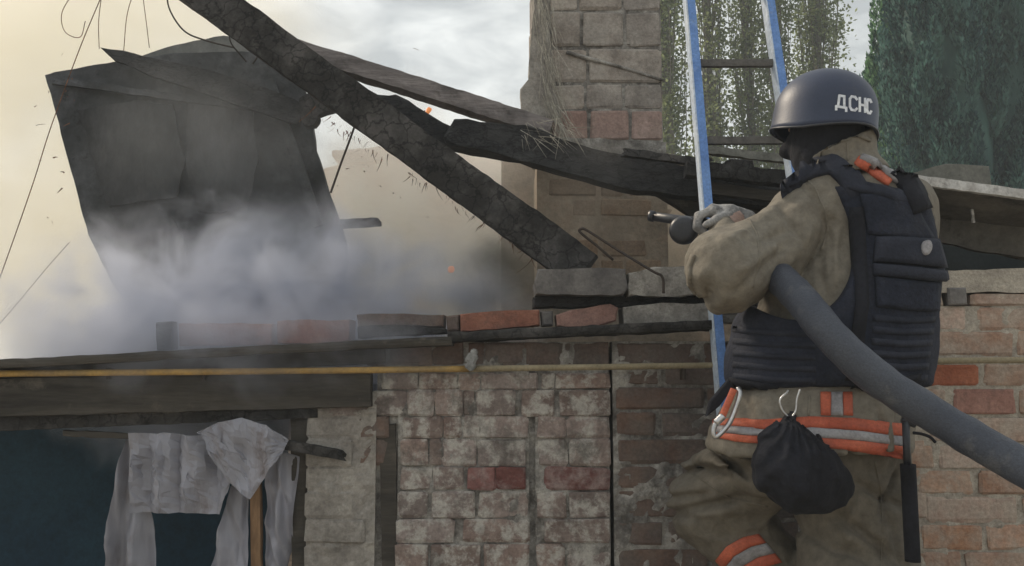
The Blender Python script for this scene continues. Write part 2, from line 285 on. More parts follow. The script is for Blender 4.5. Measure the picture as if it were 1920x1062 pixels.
def surface_nets(f, lo, hi, h):
    xs = [np.arange(lo[i], hi[i]+h, h, dtype=np.float32) for i in range(3)]
    G = np.stack(np.meshgrid(*xs, indexing='ij'), -1); v = f(G).astype(np.float32)
    s = v < 0; nx, ny, nzz = (k-1 for k in v.shape)
    cnt = np.zeros((nx, ny, nzz), np.float32); acc = np.zeros((nx, ny, nzz, 3), np.float32)
    cor = [(a, b, c) for a in (0, 1) for b in (0, 1) for c in (0, 1)]
    def sl_(A, c): return A[c[0]:c[0]+nx, c[1]:c[1]+ny, c[2]:c[2]+nzz]
    for c in cor:
        for ax in range(3):
            if c[ax]: continue
            d = list(c); d[ax] = 1; va, vb = sl_(v, c), sl_(v, d); m = (va < 0) != (vb < 0)
            t = np.where(m, va/np.where(m, va-vb, 1), 0)
            for k in range(3): acc[..., k] += np.where(m, (c[k] + (t if k == ax else 0)), 0)
            cnt += m
    act = cnt > 0; idx = -np.ones(act.shape, np.int64); idx[act] = np.arange(act.sum())
    ii = np.argwhere(act).astype(np.float32); pos = (ii + acc[act]/cnt[act][:, None])*h + np.array(lo, np.float32)
    quads = []
    for ax in range(3):
        A = s; sh = [slice(None)]*3; s0 = list(sh); s1 = list(sh); s0[ax] = slice(0, -1); s1[ax] = slice(1, None)
        ch = A[tuple(s0)] != A[tuple(s1)]; e = np.argwhere(ch)
        o1, o2 = [k for k in range(3) if k != ax]
        e = e[(e[:, o1] > 0) & (e[:, o2] > 0) & (e[:, o1] < act.shape[o1]) & (e[:, o2] < act.shape[o2])]
        ins = A[e[:, 0], e[:, 1], e[:, 2]]
        def cell(a, b):
            q = e.copy(); q[:, o1] -= a; q[:, o2] -= b; return idx[q[:, 0], q[:, 1], q[:, 2]]
        q = np.stack([cell(1, 1), cell(0, 1), cell(0, 0), cell(1, 0)], 1)
        flip = ins if ax != 1 else ~ins
        q[~flip] = q[~flip][:, ::-1]; quads.append(q)
    q = np.concatenate(quads); q = q[(q >= 0).all(1)]
    return pos, q
def nets(name, f, lo, hi, h, m, parent=None):
    v, q = surface_nets(f, lo, hi, h)
    me = bpy.data.meshes.new(name); me.vertices.add(len(v)); me.vertices.foreach_set('co', v.ravel())
    me.loops.add(q.size); me.loops.foreach_set('vertex_index', q.ravel().astype(np.int32))
    me.polygons.add(len(q)); me.polygons.foreach_set('loop_start', np.arange(0, q.size, 4, dtype=np.int32))
    me.polygons.foreach_set('loop_total', np.full(len(q), 4, np.int32)); me.update(calc_edges=True); me.validate()
    return link_mesh(name, me, m, parent, smooth=True)
def cone(p, a, b, r1, r2):
    a, b = np.array(a, np.float32), np.array(b, np.float32); ab = b-a; t = np.clip(((p-a)@ab)/(ab@ab), 0, 1)
    return np.linalg.norm(p-a-t[..., None]*ab, axis=-1)-(r1+(r2-r1)*t)
def ell(p, c, r):
    q = (p-np.array(c, np.float32)); r = np.array(r, np.float32); k0 = np.linalg.norm(q/r, axis=-1); k1 = np.linalg.norm(q/(r*r), axis=-1)
    return k0*(k0-1)/np.maximum(k1, 1e-6)
def smin(a, b, k):
    h = np.clip(.5+.5*(b-a)/k, 0, 1); return b+(a-b)*h-k*h*(1-h)
def smax(a, b, k): return -smin(-a, -b, k)
def loft(p, rows, ztop=None, zbot=None):
    """rows: (z, cx, cy, rx, ry)"""
    rows = sorted(rows); z = p[..., 2]; zs = [r[0] for r in rows]
    cx, cy, rx, ry = (np.interp(z, zs, [r[i] for r in rows]) for i in (1, 2, 3, 4))
    d = ((np.abs((p[..., 0]-cx)/rx)**2.3+np.abs((p[..., 1]-cy)/ry)**2.3)**(1/2.3)-1)*np.minimum(rx, ry)
    if ztop is None: ztop = zs[-1]
    if zbot is None: zbot = zs[0]
    return smax(smax(d, z-ztop, .02), zbot-z, .02)
def bvh_of(*objs):
    vs = []; fs = []
    for o in objs:
        k = len(vs); vs += [v.co.copy() for v in o.data.vertices]; fs += [tuple(k+i for i in p.vertices) for p in o.data.polygons]
    return BVHTree.FromPolygons(vs, fs)
def hit(bvh, px, py, guess=2.2):
    o = Vector((0, 0, CAMZ)); d = ray(px, py).normalized(); loc, nrm, i, dist = bvh.ray_cast(o, d)
    if loc is None:
        loc, nrm, i, dist = bvh.find_nearest(P(px, py, guess))
    if nrm.dot(d) > 0: nrm = -nrm
    return loc, nrm
def drape(name, bvh, quad, nu, nvv, m, parent, off=.004, th=.006, guess=2.2, fold=None, smooth=True):
    """a cloth patch lying on a surface: corner pixels TL, TR, BR, BL (or curves as lists) -> sheet with thickness"""
    def cur(c, t):
        if len(c) == 2: return c[0][0]+(c[1][0]-c[0][0])*t, c[0][1]+(c[1][1]-c[0][1])*t
        s = t*(len(c)-1); i = min(int(s), len(c)-2); f = s-i; return c[i][0]+(c[i+1][0]-c[i][0])*f, c[i][1]+(c[i+1][1]-c[i][1])*f
    top, bot = quad; A = []; B = []
    raw = []
    for j in range(nvv+1):
        row = []
        for i in range(nu+1):
            a = cur(top, i/nu); b = cur(bot, i/nu); t = j/nvv
            row.append(hit(bvh, a[0]+(b[0]-a[0])*t, a[1]+(b[1]-a[1])*t, guess))
        raw.append(row)
    for it in range(4):     # bridge holes: a point that dives behind its neighbours is pulled back among them
        for j in range(nvv+1):
            for i in range(nu+1):
                nb = [raw[jj][ii] for jj in range(max(j-1, 0), min(j+2, nvv+1)) for ii in range(max(i-2, 0), min(i+3, nu+1)) if (jj, ii) != (j, i)]
                med = sorted(q[0].y for q in nb)[len(nb)//2]
                if abs(raw[j][i][0].y-med) > .035:
                    ok = [q for q in nb if abs(q[0].y-med) < .035]; nn = Vector((0, 0, 0))
                    for q in ok: nn += q[1]
                    c_ = Vector((0, 0, CAMZ)); a = cur(top, i/nu); e_ = cur(bot, i/nu); t = j/nvv; rr_ = ray(a[0]+(e_[0]-a[0])*t, a[1]+(e_[1]-a[1])*t)
                    raw[j][i] = (c_+rr_*(med/rr_.y), nn.normalized() if nn.length > 0 else raw[j][i][1])
    for j in range(nvv+1):
        for i in range(nu+1):
            l_, n_ = raw[j][i]; ed = i in (0, nu) or j in (0, nvv)
            e = fold(i/nu, j/nvv) if fold else 0
            A.append(l_+n_*(off+e+(th*.7 if ed else th))); B.append(l_-n_*.004)
    fs = []; W = nu+1; N = len(A)
    for j in range(nvv):
        for i in range(nu):
            q = (j*W+i, (j+1)*W+i, (j+1)*W+i+1, j*W+i+1); fs.append(q); fs.append(tuple(N+k for k in q[::-1]))
    bd = [(j*W, (j+1)*W) for j in range(nvv)]+[((nvv)*W+i, nvv*W+i+1) for i in range(nu)]+[((j+1)*W+nu, j*W+nu) for j in range(nvv)][::-1]+[(i+1, i) for i in range(nu)][::-1]
    for a, b in bd: fs.append((b, a, N+a, N+b))
    return pyd(name, A+B, fs, m, parent, smooth)
def ribbon(name, bvh, line, wpx, m, parent, off=.002, th=.008, seg=8, guess=2.2, across=3):
    top = []; bot = []
    for i, p in enumerate(line):
        a = line[max(i-1, 0)]; b = line[min(i+1, len(line)-1)]; dx, dy = b[0]-a[0], b[1]-a[1]; L = math.hypot(dx, dy); nx_, ny_ = -dy/L, dx/L
        top.append((p[0]-nx_*wpx/2, p[1]-ny_*wpx/2)); bot.append((p[0]+nx_*wpx/2, p[1]+ny_*wpx/2))
    return drape(name, bvh, (top, bot), max(seg, (len(line)-1)*2), across, m, parent, off, th, guess)

# ------------------------------------------------------------------ ground
def grid(name, x0, x1, y0, y1, nx, ny, z, amp, m):
    vs = []; fs = []
    for j in range(ny+1):
        for i in range(nx+1):
            x = x0+(x1-x0)*i/nx; y = y0+(y1-y0)*j/ny; vs.append((x, y, z+amp*nv((x, y, 0), .7, 3)))
    for j in range(ny):
        for i in range(nx): a = j*(nx+1)+i; fs.append((a, a+1, a+nx+2, a+nx+1))
    return pyd(name, vs, fs, m, None, True)
g = grid('ground', -300, 300, -40, 560, 60, 60, -.01, .0, M['ground']); tag(g, 'bare earth yard below and behind the burnt shed', kind='structure')

# ------------------------------------------------------------------ front brick wall of the shed
WY = 2.75                                     # front plane of the wall
wall = empty('brick_wall', (P(1100, 900, WY).x, WY, 0))
tag(wall, 'low brick front wall of the burnt shed, whitewashed and sooty at left, red tan at right', 'wall')
def zc(py, Y=WY): return P(960, py, Y).z
def xc(px, Y=WY, py=800): return P(px, py, Y).x
bcache = {}
def brick_mesh(L, H, D, var, mkey):
    k = (round(L*50), round(H*100), round(D*20), var % 4, mkey)
    if k in bcache: return bcache[k]
    r_ = random.Random(hash(k[:4]) & 0xffff); L_, H_ = round(L*50)/50, round(H*100)/100
    c = .006; xs = [-L_/2, -L_/2+c*r_.uniform(.7, 2.2), L_/2-c*r_.uniform(.7, 2.2), L_/2]; zs = [-H_/2, -H_/2+c*r_.uniform(.7, 1.6), H_/2-c*r_.uniform(.7, 1.6), H_/2]; vs = []; fs = []
    for j, z in enumerate(zs):
        for i, x in enumerate(xs):
            ed = i in (0, 3) or j in (0, 3); co = i in (0, 3) and j in (0, 3)
            vs.append((x*(.965 if co else 1)+r_.uniform(-.003, .003), (c*.75 if ed else 0)+(r_.uniform(.001, .006) if co else 0)+r_.uniform(-.002, .0025), z*(.94 if co else 1)+r_.uniform(-.0025, .0025)))
    for j in range(3):
        for i in range(3): a = j*4+i; fs.append((a, a+1, a+5, a+4))
    ring = [0, 1, 2, 3, 7, 11, 15, 14, 13, 12, 8, 4]; b0 = len(vs)
    for q in ring: vs.append((vs[q][0], D, vs[q][2]))
    for i in range(12): a, b = ring[i], ring[(i+1) % 12]; fs.append((a, b0+i, b0+(i+1) % 12, b))
    fs.append(tuple(b0+i for i in range(12)))
    me = bpy.data.meshes.new('brick'); me.from_pydata(vs, [], fs); me.update(); me.materials.append(M[mkey]); bcache[k] = me
    return me
def put_brick(x0, x1, z0, z1, y, mkey, parent, D=.10, jy=.004, rz=0, name='brick', ry=0):
    L, H = x1-x0, z1-z0; me = brick_mesh(L, H, D, random.randrange(4), mkey)
    o = bpy.data.objects.new(name, me); col.objects.link(o)
    L_, H_ = round(L*50)/50, round(H*100)/100
    o.scale = (L/L_*random.choice((1, 1)), 1, H/H_)
    o.location = ((x0+x1)/2, y+random.uniform(-jy, jy), (z0+z1)/2); o.rotation_euler = (random.uniform(-.02, .02), ry+random.uniform(-.012, .012), rz+random.uniform(-.012, .012))
    if parent is not None:
        o.parent = parent; o.matrix_parent_inverse = Matrix.Translation(-parent.location)
    return o
ZX = lambda v: 560+v/2.403
A_rows = [
 ((643, 684), [(300, 385), (410, 593), (602, 740), (765, 830), (840, 1015), (1024, 1185), (1210, 1400)]),
 ((701, 729), [(372, 530), (540, 712), (722, 812), (822, 1078), (1100, 1150), (1165, 1400)]),
 ((733, 779), [(105, 310), (330, 480), (490, 600), (614, 730), (740, 790), (805, 972), (1010, 1152), (1180, 1400)]),
 ((783, 821), [(40, 240), (275, 398), (470, 645), (655, 730), (740, 1030), (1080, 1200), (1210, 1400)]),
 ((825, 873), [(40, 240), (275, 398), (465, 580), (596, 640), (652, 800), (815, 1022), (1080, 1205), (1222, 1400)]),
 ((878, 918), [(40, 260), (465, 600), (612, 745), (765, 885), (893, 1022), (1110, 1395)]),
 ((924, 971), [(40, 262), (455, 580), (603, 790), (815, 1030), (1080, 1203), (1222, 1395)]),
 ((976, 1017), [(40, 300), (445, 700), (745, 1040), (1110, 1395)]),
 ((1023, 1068), [(40, 310), (445, 588), (604, 820), (838, 1035), (1075, 1190), (1212, 1398)])]
def rowseq(x, xe, off, long=(150, 172), short=(72, 86), gap=9):
    out = []; i = off
    while x < xe:
        L = random.uniform(*(long if i % 2 == 0 else short)) if random.random() < .85 else random.uniform(*long)
        out.append((x, min(x+L, xe))); x += L+gap+random.uniform(-2, 3); i += 1
    return [o for o in out if o[1]-o[0] > 28]
for ri, ((y0, y1), segs) in enumerate(A_rows):
    z1, z0 = zc(y0), zc(y1)
    for (a, b) in segs:
        x0, x1 = ZX(a), ZX(b); mk = 'brick_wash'
        if ri == 0: mk = 'brick_soot'
        if ri == 5 and 760 < a < 900: mk = 'brick_dark_red'
        if a in (275, 300) and ri < 6 and ri > 1: mk = 'brick_soot'
        if a == 1110 and ri == 5: mk = 'brick_dark_red'
        if a < 100: mk = 'plaster'
        put_brick(xc(x0-1.5), xc(x1+1.5), z0-.0022, z1+.0022, WY+random.uniform(0, .004)+(.004 if mk == 'brick_soot' else 0), mk, wall)
# middle stretch (partly behind the firefighter) and right stretch
B_top = [(505, 545), (551, 572), (577, 618), (623, 668)]
for ri, (y0, y1) in enumerate([(643, 684), (692, 722), (727, 768), (774, 817), (824, 869), (876, 916), (922, 972), (979, 1024), (1031, 1070)]):
    z1, z0 = zc(y0), zc(y1)
    for (a, b) in rowseq(1158, 1735, ri):
        put_brick(xc(a), xc(b), z0, z1, WY+.006, 'brick_soot' if a < 1420 or ri < 1 else 'brick_clean', wall)
Crow = [((551, 573), [(1768, 1780), (1835, 2010)]), ((577, 618), [(1700, 1822), (1846, 1960), (1970, 2060)]), ((623, 667), [(1660, 1742), (1753, 1908), (1918, 2010)]),
        ((685, 722), [(1700, 1840), (1852, 2000)]), ((731, 776), [(1690, 1776), (1792, 1906), (1918, 2060)]), ((785, 828), [(1740, 1822), (1832, 1990)]),
        ((836, 879), [(1700, 1746), (1762, 1905), (1915, 2010)]), ((885, 927), [(1719, 1818), (1833, 1990)]), ((933, 979), [(1730, 1900), (1912, 2060)]),
        ((985, 1031), [(1722, 1830), (1842, 2000)]), ((1037, 1075), [(1720, 1790), (1800, 1960)])]
for ri, ((y0, y1), segs) in enumerate(Crow):
    z1, z0 = zc(y0), zc(y1)
    for (a, b) in segs:
        mk = 'brick_red' if (ri == 4 and a == 1792) or (ri == 3 and a == 1700) else 'brick_clean'
        put_brick(xc(a-1), xc(b+1), z0-.0015, z1+.0015, WY, mk, wall, jy=.003)
# courses below the frame, down to the ground
zz = zc(1072)-.075
ri = 0
while zz > -.02:
    for (a, b) in rowseq(575, 2050, ri): put_brick(xc(a), xc(b), zz, zz+.066, WY, 'brick_wash' if a < 1145 else 'brick_clean', wall)
    zz -= .0785; ri += 1
def box(name, x0, x1, y0, y1, z0, z1, m, parent=None, bev=0):
    bm = bmesh.new(); bmesh.ops.create_cube(bm, size=1)
    for v in bm.verts: v.co = Vector(((x0+x1)/2+v.co.x*(x1-x0), (y0+y1)/2+v.co.y*(y1-y0), (z0+z1)/2+v.co.z*(z1-z0)))
    if bev: bmesh.ops.bevel(bm, geom=bm.edges[:], offset=bev, segments=2, affect='EDGES')
    return bmo(name, bm, m, parent)
def rough_panel(name, x0, x1, z0, z1, y, depth, m, parent, n=.012, amp=.004, seed=0):
    """mortar core: a slab whose front is a real uneven surface"""
    nx, nzz = int((x1-x0)/n), int((z1-z0)/n); X, Z = np.meshgrid(np.linspace(x0, x1, nx+1), np.linspace(z0, z1, nzz+1))
    p = np.stack([X, X*0+seed, Z], -1); Yv = y+amp*1.5*(nz(p, 18, 1)+.7*nz(p, 60, 2))
    vs = [(X[j, i], Yv[j, i], Z[j, i]) for j in range(nzz+1) for i in range(nx+1)]; W = nx+1
    fs = [(j*W+i, j*W+i+1, (j+1)*W+i+1, (j+1)*W+i) for j in range(nzz) for i in range(nx)]
    k = len(vs); vs += [(x0, y+depth, z0), (x1, y+depth, z0), (x1, y+depth, z1), (x0, y+depth, z1)]
    fs += [(k, k+3, k+2, k+1), (0, k, k+1)+tuple(range(nx, 0, -1)), tuple(nzz*W+i for i in range(nx+1))+(k+2, k+3), tuple(j*W for j in range(nzz+1))+(k+3, k), (nx, k+1, k+2)+tuple(j*W+nx for j in range(nzz, 0, -1))]
    return pyd(name, vs, fs, m, parent)
xm0, xm1, xm2 = xc(578), xc(1145), xc(2080)
rough_panel('mortar', xm0, xc(705), 0, zc(735), WY+.004, .22, M['plaster'], wall, seed=1)
rough_panel('mortar', xc(705), xc(746), 0, zc(735), WY+.022, .2, M['mortar'], wall, seed=2)
rough_panel('mortar', xc(746), xc(992), 0, zc(641), WY+.010, .22, M['mortar'], wall, seed=3)
rough_panel('mortar', xc(992), xc(1004), 0, zc(641), WY+.03, .2, M['mortar'], wall, seed=4)
rough_panel('mortar', xc(1004), xc(1143), 0, zc(641), WY+.010, .22, M['mortar'], wall, seed=5)
rough_panel('mortar', xc(1150), xc(1500), 0, zc(640), WY+.010, .2, M['mortar'], wall, seed=6)
rough_panel('mortar', xc(1500), xm2, 0, zc(574), WY+.006, .22, M['mortar_tan'], wall, amp=.003, seed=7)
rough_panel('mortar', xc(705), xc(746), zc(735), zc(641), WY+.012, .2, M['mortar'], wall, seed=8)
# jagged dark strip let into the wall
prism('dark_strip', [(706, 800, WY+.012), (742, 795, WY+.012), (747, 1100, WY+.012), (738, 1160, WY+.012), (716, 1160, WY+.012), (716, 1000, WY+.012), (712, 880, WY+.012)], .02, M['dark_board'], wall, jag=.006, seed=4)
# ledge board (wall plate) and boards over the opening
timber('ledge_board', P(-120, 691, WY-.015), P(850, 640, WY-.015), .026, .16, M['dark_board'], wall, n=60, rough=.003, seed=3)
timber('ledge_board', P(842, 634, WY+.0), P(1345, 610, WY+.0), .028, .14, M['char_ash'], wall, n=40, rough=.004, seed=9)
timber('fascia_board', P(-120, 706, WY-.0), P(723, 664, WY-.0), .056, .03, M['dark_board'], wall, n=60, rough=.002, seed=11)
timber('lintel_board', P(-120, 748, WY-.012), P(697, 728, WY-.012), .115, .05, M['dark_board'], wall, n=60, rough=.003, seed=12)
timber('lintel_board', P(-120, 794, WY+.035), P(600, 765, WY+.035), .06, .08, M['char_ash'], wall, n=40, rough=.004, seed=14)
timber('opening_post', P(566, 776, WY+.06), P(566, 1500, WY+.06), .05, .07, M['dark_board'], wall, up=Vector((1, 0, 0)), n=30, seed=15)
timber('rail_stick', P(120, 812, WY+.02), P(330, 822, WY+.02), .018, .02, M['dark_board'], wall, n=16, rough=.004, seed=16)
timber('rail_stick', P(505, 826, WY-.02), P(642, 853, WY-.02), .028, .03, M['char_ash'], wall, n=18, rough=.005, seed=17, ends=.02)

# shed interior behind the opening
inner = empty('interior_wall', (-1.2, 3.9, 0)); tag(inner, 'dark teal painted inner wall seen through the open front of the shed at lower left', 'wall')
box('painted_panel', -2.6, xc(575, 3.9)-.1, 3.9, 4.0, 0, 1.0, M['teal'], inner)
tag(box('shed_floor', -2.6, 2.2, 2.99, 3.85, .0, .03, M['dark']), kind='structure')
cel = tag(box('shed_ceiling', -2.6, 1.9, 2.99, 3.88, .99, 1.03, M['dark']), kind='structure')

# window frame board seen dark under the plastic
# ------------------------------------------------------------------ gas pipe
gp = empty('gas_pipe', P(880, 692, WY-.06)); tag(gp, 'thin yellow gas pipe running level across the brick wall', 'pipe')
tube('pipe_run', [P(-120, 702, WY-.055), P(430, 697, WY-.055), P(880, 692, WY-.055)], .0098, M['pipe'], gp, n=12, sub=10, wob=.04)
tube('pipe_run', [P(880, 692, WY-.055), P(1345, 685, WY-.055), P(1760, 677, WY-.055), P(2080, 675, WY-.055)], .0092, M['pipe_dull'], gp, n=12, sub=10, wob=.04)
def bracket():
    bm = bmesh.new()
    for (dx, dz, s1, s2, rot) in ((0, .006, .030, .030, .5), (-.003, -.016, .028, .026, .75), (.006, .024, .02, .016, .35)):
        r = bmesh.ops.create_cube(bm, size=1); mt = Matrix.Translation(P(885, 676, WY-.075)+Vector((dx, 0, dz))) @ Matrix.Rotation(rot, 4, 'Y') @ Matrix.Diagonal((s1, .035, s2, 1))
        bmesh.ops.transform(bm, matrix=mt, verts=r['verts'])
    bmesh.ops.bevel(bm, geom=bm.edges[:], offset=.004, segments=2, affect='EDGES')
    for v in bm.verts: v.co += Vector((nv(v.co, 60, 1), nv(v.co, 60, 2), nv(v.co, 60, 3)))*.003
    return bm
bmo('bracket', bracket(), M['galv'], gp)
for (px, sd_) in ((385, 1), (208, 2), (1280, 3)):
    timber('pipe_clip', P(px, 690, WY-.03), P(px, 712, WY-.03), .01, .05, M['rust'], gp, up=Vector((1, 0, 0)), n=6, rough=.001)

# ------------------------------------------------------------------ rubble on top of the wall
def block(name, pts, Y, th, m, label, cat, jag=.004, seed=0, group=None):
    o = prism(name, [(a, b, Y) for a, b in pts], th, m, None, jag=jag, seg=.03, seed=seed, bevel=.005); tag(o, label, cat, group); return o
block('coping_block', [(1008, 506), (1172, 503), (1178, 540), (1168, 553), (1006, 552), (1003, 530)], WY-.02, .2, M['block_grey'], 'sooty grey coping block under the foot of the charred beam', 'block', .003, 1)
block('coping_block', [(1180, 512), (1225, 500), (1330, 500), (1400, 506), (1400, 553), (1180, 554)], WY-.01, .2, M['concrete'], 'pale concrete coping block beside the elbow of the firefighter', 'block', .005, 2)
block('coping_block', [(1700, 509), (1790, 507), (1920, 505), (2060, 505), (2060, 549), (1700, 549)], WY-.005, .2, M['mortar_tan'], 'long pale coping block on the red tan wall at right edge', 'block', .004, 3)
block('brick_stub', [(1778, 540), (1813, 539), (1815, 572), (1780, 573)], WY-.012, .1, M['block_grey'], 'small dark brick stub under the pale coping on the right wall', 'brick', .003, 4)
block('gap_shade', [(1000, 556), (1700, 553), (1700, 575), (1330, 573), (1000, 576)], WY+.05, .12, M['char'], 'dark strip painting the shade in the gap below the coping blocks', 'board', .004, 5)  # black strip stands in for the shade of the recessed gap
block('loose_brick', [(1042, 592), (1070, 582), (1145, 569), (1158, 577), (1155, 604), (1120, 611), (1043, 613)], WY-.0, .11, M['brick_red'], 'tilted broken red brick on the ledge below the grey coping block', 'brick', .004, 6)
block('concrete_lump', [(1171, 577), (1240, 570), (1325, 568), (1400, 570), (1400, 604), (1168, 608)], WY-.01, .14, M['concrete'], 'rough pale concrete lump on the ledge left of the firefighter', 'concrete lump', .004, 7)
block('loose_brick', [(862, 588), (935, 584), (1010, 581), (1012, 612), (905, 618), (864, 621)], WY+.005, .11, M['brick_red'], 'long red brick lying flat on the ledge, left of the tilted broken one', 'brick', .003, 8)
block('loose_brick', [(1014, 584), (1038, 583), (1038, 611), (1016, 612)], WY+.01, .11, M['block_grey'], 'narrow soot black half brick wedged between the two red ones', 'brick', .003, 9)
block('loose_brick', [(836, 593), (860, 590), (860, 620), (838, 622)], WY+.012, .11, M['brick_soot'], 'brown end of a brick just left of the long red one', 'brick', .003, 10)
block('loose_brick', [(668, 590), (740, 588), (832, 591), (832, 612), (760, 608), (672, 612)], WY+.02, .11, M['brick_soot'], 'smoke veiled brown brick on the ledge behind the pipe bracket', 'brick', .004, 11)
block('loose_brick', [(668, 612), (760, 610), (834, 614), (836, 626), (670, 634)], WY+.0, .11, M['char_ash'], 'blackened brick half under the smoke veiled brown brick', 'brick', .004, 12)
for k, (a, b, t, lb) in enumerate([(520, 655, 600, 'nearest the blackened ones'), (335, 510, 606, 'in the middle of the smoke')]):
    block('loose_brick', [(a, t+2), (b, t), (b, t+41), (a, t+44)], WY+.03, .11, M['brick_red'], 'red brick lying in dense smoke on the ledge, '+lb, 'brick', .004, 20+k)
block('charred_stump', [(292, 604), (322, 603), (322, 655), (294, 657)], WY-.02, .05, M['char'], 'short charred upright stump in the smoke on the ledge', 'stump', .003, 30)

# ------------------------------------------------------------------ rear walls
rw = empty('rear_wall', (P(800, 500, 5.2).x, 5.2, 0)); tag(rw, 'pinkish clay plastered wall standing beyond the burnt roof', 'wall')
def top_wall(name, prof, Y, th, m, parent):
    # profile along the top, straight down to the ground, front face really uneven
    xs = np.linspace(prof[0][0], prof[-1][0], 90); ys = np.interp(xs, [p[0] for p in prof], [p[1] for p in prof]); vs = []; fs = []; K = 40
    for i, (x, y) in enumerate(zip(xs, ys)):
        t = P(x, y, Y); t.z += .012*nv(t, 9, 4)+.006*nv(t, 30, 5)
        for j in range(K+1):
            z = t.z*(1-j/K); v = Vector((t.x, Y, z)); v.y += .012*nv(v, 6, 1)+.008*nv(v, (14, 14, 30), 2); vs.append(v)
        vs.append(Vector((t.x, Y+th, t.z))); vs.append(Vector((t.x, Y+th, 0)))
    W = K+3
    for i in range(len(xs)-1):
        for j in range(K): a = i*W+j; fs.append((a, a+1, a+W+1, a+W))
        a = i*W; fs.append((a, a+W, a+W+K+1, a+K+1)); fs.append((a+K+1, a+W+K+1, a+W+K+2, a+K+2))
    fs.append(tuple(range(K+1))+(K+2, K+1)); b = (len(xs)-1)*W; fs.append((tuple(b+q for q in range(K+1))+(b+K+2, b+K+1))[::-1])
    return pyd(name, vs, fs, m, parent, True)
top_wall('plaster_face', [(430, 330), (600, 318), (640, 304), (700, 299), (760, 292), (900, 288), (1200, 288)], 5.2, .3, M['clay'], rw)
timber('shadow_streak', P(632, 301, 5.17), P(770, 287, 5.17), .035, .3, M['grey_wood'], rw, n=20, rough=.006, seed=2)  # grey piece drawn for the shadow streak along the wall top
iw = empty('gable_wall', (P(1150, 500, 4.3).x, 4.3, 0)); tag(iw, 'soot stained inner gable wall with patches of brick showing under the fallen rafters', 'wall')
top_wall('plaster_face', [(940, 300), (960, 285), (1010, 285), (1100, 300), (1350, 310), (1500, 330)], 4.3, .25, M['sooty_plaster'], iw)
for r_ in range(7):
    for (a, b) in rowseq(1012+(r_ % 2)*22, 1290, r_, (100, 118), (50, 60), 7):
        if r_ in (1, 2, 3) or random.random() < .35:
            put_brick(P(a, 400, 4.3).x, P(b, 400, 4.3).x, P(0, 352+r_*34, 4.3).z, P(0, 324+r_*34, 4.3).z, 4.295+random.uniform(0, .006), 'brick_soot', iw, D=.05)

# ------------------------------------------------------------------ leaning roof sheet
sh = empty('roof_sheet', P(400, 640, 3.8)); tag(sh, 'big soot black roofing sheet standing on edge in the smoke', 'roof sheet')
prism('panel', [(84, 140, 3.75), (200, 118, 3.77), (330, 100, 3.8), (470, 96, 3.8), (545, 118, 3.8), (572, 170, 3.82), (582, 205, 3.82), (592, 280, 3.84), (636, 418, 3.86), (650, 470, 3.88), (640, 600, 3.9), (300, 640, 3.8), (215, 540, 3.78), (165, 440, 3.77), (120, 270, 3.76)], .035, M['sheet'], sh, jag=.004, seed=3, bevel=.004)
prism('folded_flap', [(262, 106, 3.83), (330, 84, 3.84), (420, 66, 3.86), (470, 74, 3.86), (520, 110, 3.87), (540, 160, 3.87), (300, 150, 3.84)], .02, M['sheet_lit'], sh, jag=.003, seed=5)
timber('edge_batten', P(505, 150, 3.78), P(598, 425, 3.80), .045, .03, M['sheet'], sh, up=Vector((1, 0, 0)), n=24, rough=.004, seed=3)
timber('cross_batten', P(100, 152, 3.73), P(560, 215, 3.78), .03, .02, M['sheet'], sh, n=30, rough=.006, seed=8)
for k, pts in enumerate(([(150, 205), (250, 190), (322, 196), (345, 300), (330, 372), (205, 388), (180, 330)], [(352, 180), (470, 196), (486, 300), (462, 395), (372, 400), (350, 320)], [(205, 400), (300, 392), (345, 440), (350, 520), (230, 520)])):
    prism('felt_patch', [(a, c, 3.742+.03*(a-100)/500) for a, c in pts], .012, M['felt'], sh, jag=.012, seg=.03, seed=60+k)
tag(prism('torn_plank', [(185, 88, 3.70), (232, 96, 3.70), (330, 118, 3.71), (460, 150, 3.72), (570, 195, 3.73), (560, 235, 3.73), (400, 180, 3.72), (280, 140, 3.71), (215, 112, 3.70)], .025, M['char'], None, jag=.006, seed=6), 'split charred plank lying along the top of the soot black sheet', 'plank')
tag(prism('charred_shard', [(575, 170, 3.60), (612, 190, 3.60), (632, 205, 3.60), (600, 214, 3.60), (590, 240, 3.60), (570, 238, 3.60), (560, 190, 3.60)], .06, M['char_ash'], None, jag=.012, seg=.02, seed=9), 'ragged burnt lump between the black sheet and the long beam', 'debris')
timber_s = tag(timber('short_board', P(630, 421, 3.9), P(712, 417, 3.9), .02, .12, M['char_ash'], None, n=16, rough=.004, seed=21), 'short dark board end poking out right of the black sheet', 'board')

# ------------------------------------------------------------------ fallen rafters
o = timber('fallen_beam', P(330, -48, 3.10), P(1098, 510, 2.92), .132, .11, M['char_ash'], None, n=110, rough=.0045, seed=31, ms=4); tag(o, 'long charred beam slanting from the upper left down to the wall', 'beam')
o = timber('upper_rafter', P(556, 95, 3.30), P(1030, 245, 3.40), .068, .08, M['grey_wood'], None, n=70, rough=.004, seed=33, ms=4); tag(o, 'ash grey rafter running down to the foot of the chimney', 'beam')
o = prism('burnt_purlin', [(568, 100, 3.22), (655, 149, 3.22), (708, 180, 3.22), (740, 177, 3.22), (765, 189, 3.22), (828, 233, 3.23), (856, 245, 3.24), (1000, 262, 3.25), (1000, 300, 3.25), (905, 286, 3.25), (835, 272, 3.24), (740, 270, 3.23), (640, 200, 3.22), (585, 150, 3.22)], .10, M['char'], None, jag=.006, seed=35, bevel=.008); tag(o, 'black burnt purlin wedged between the long beam and the grey rafter', 'beam')
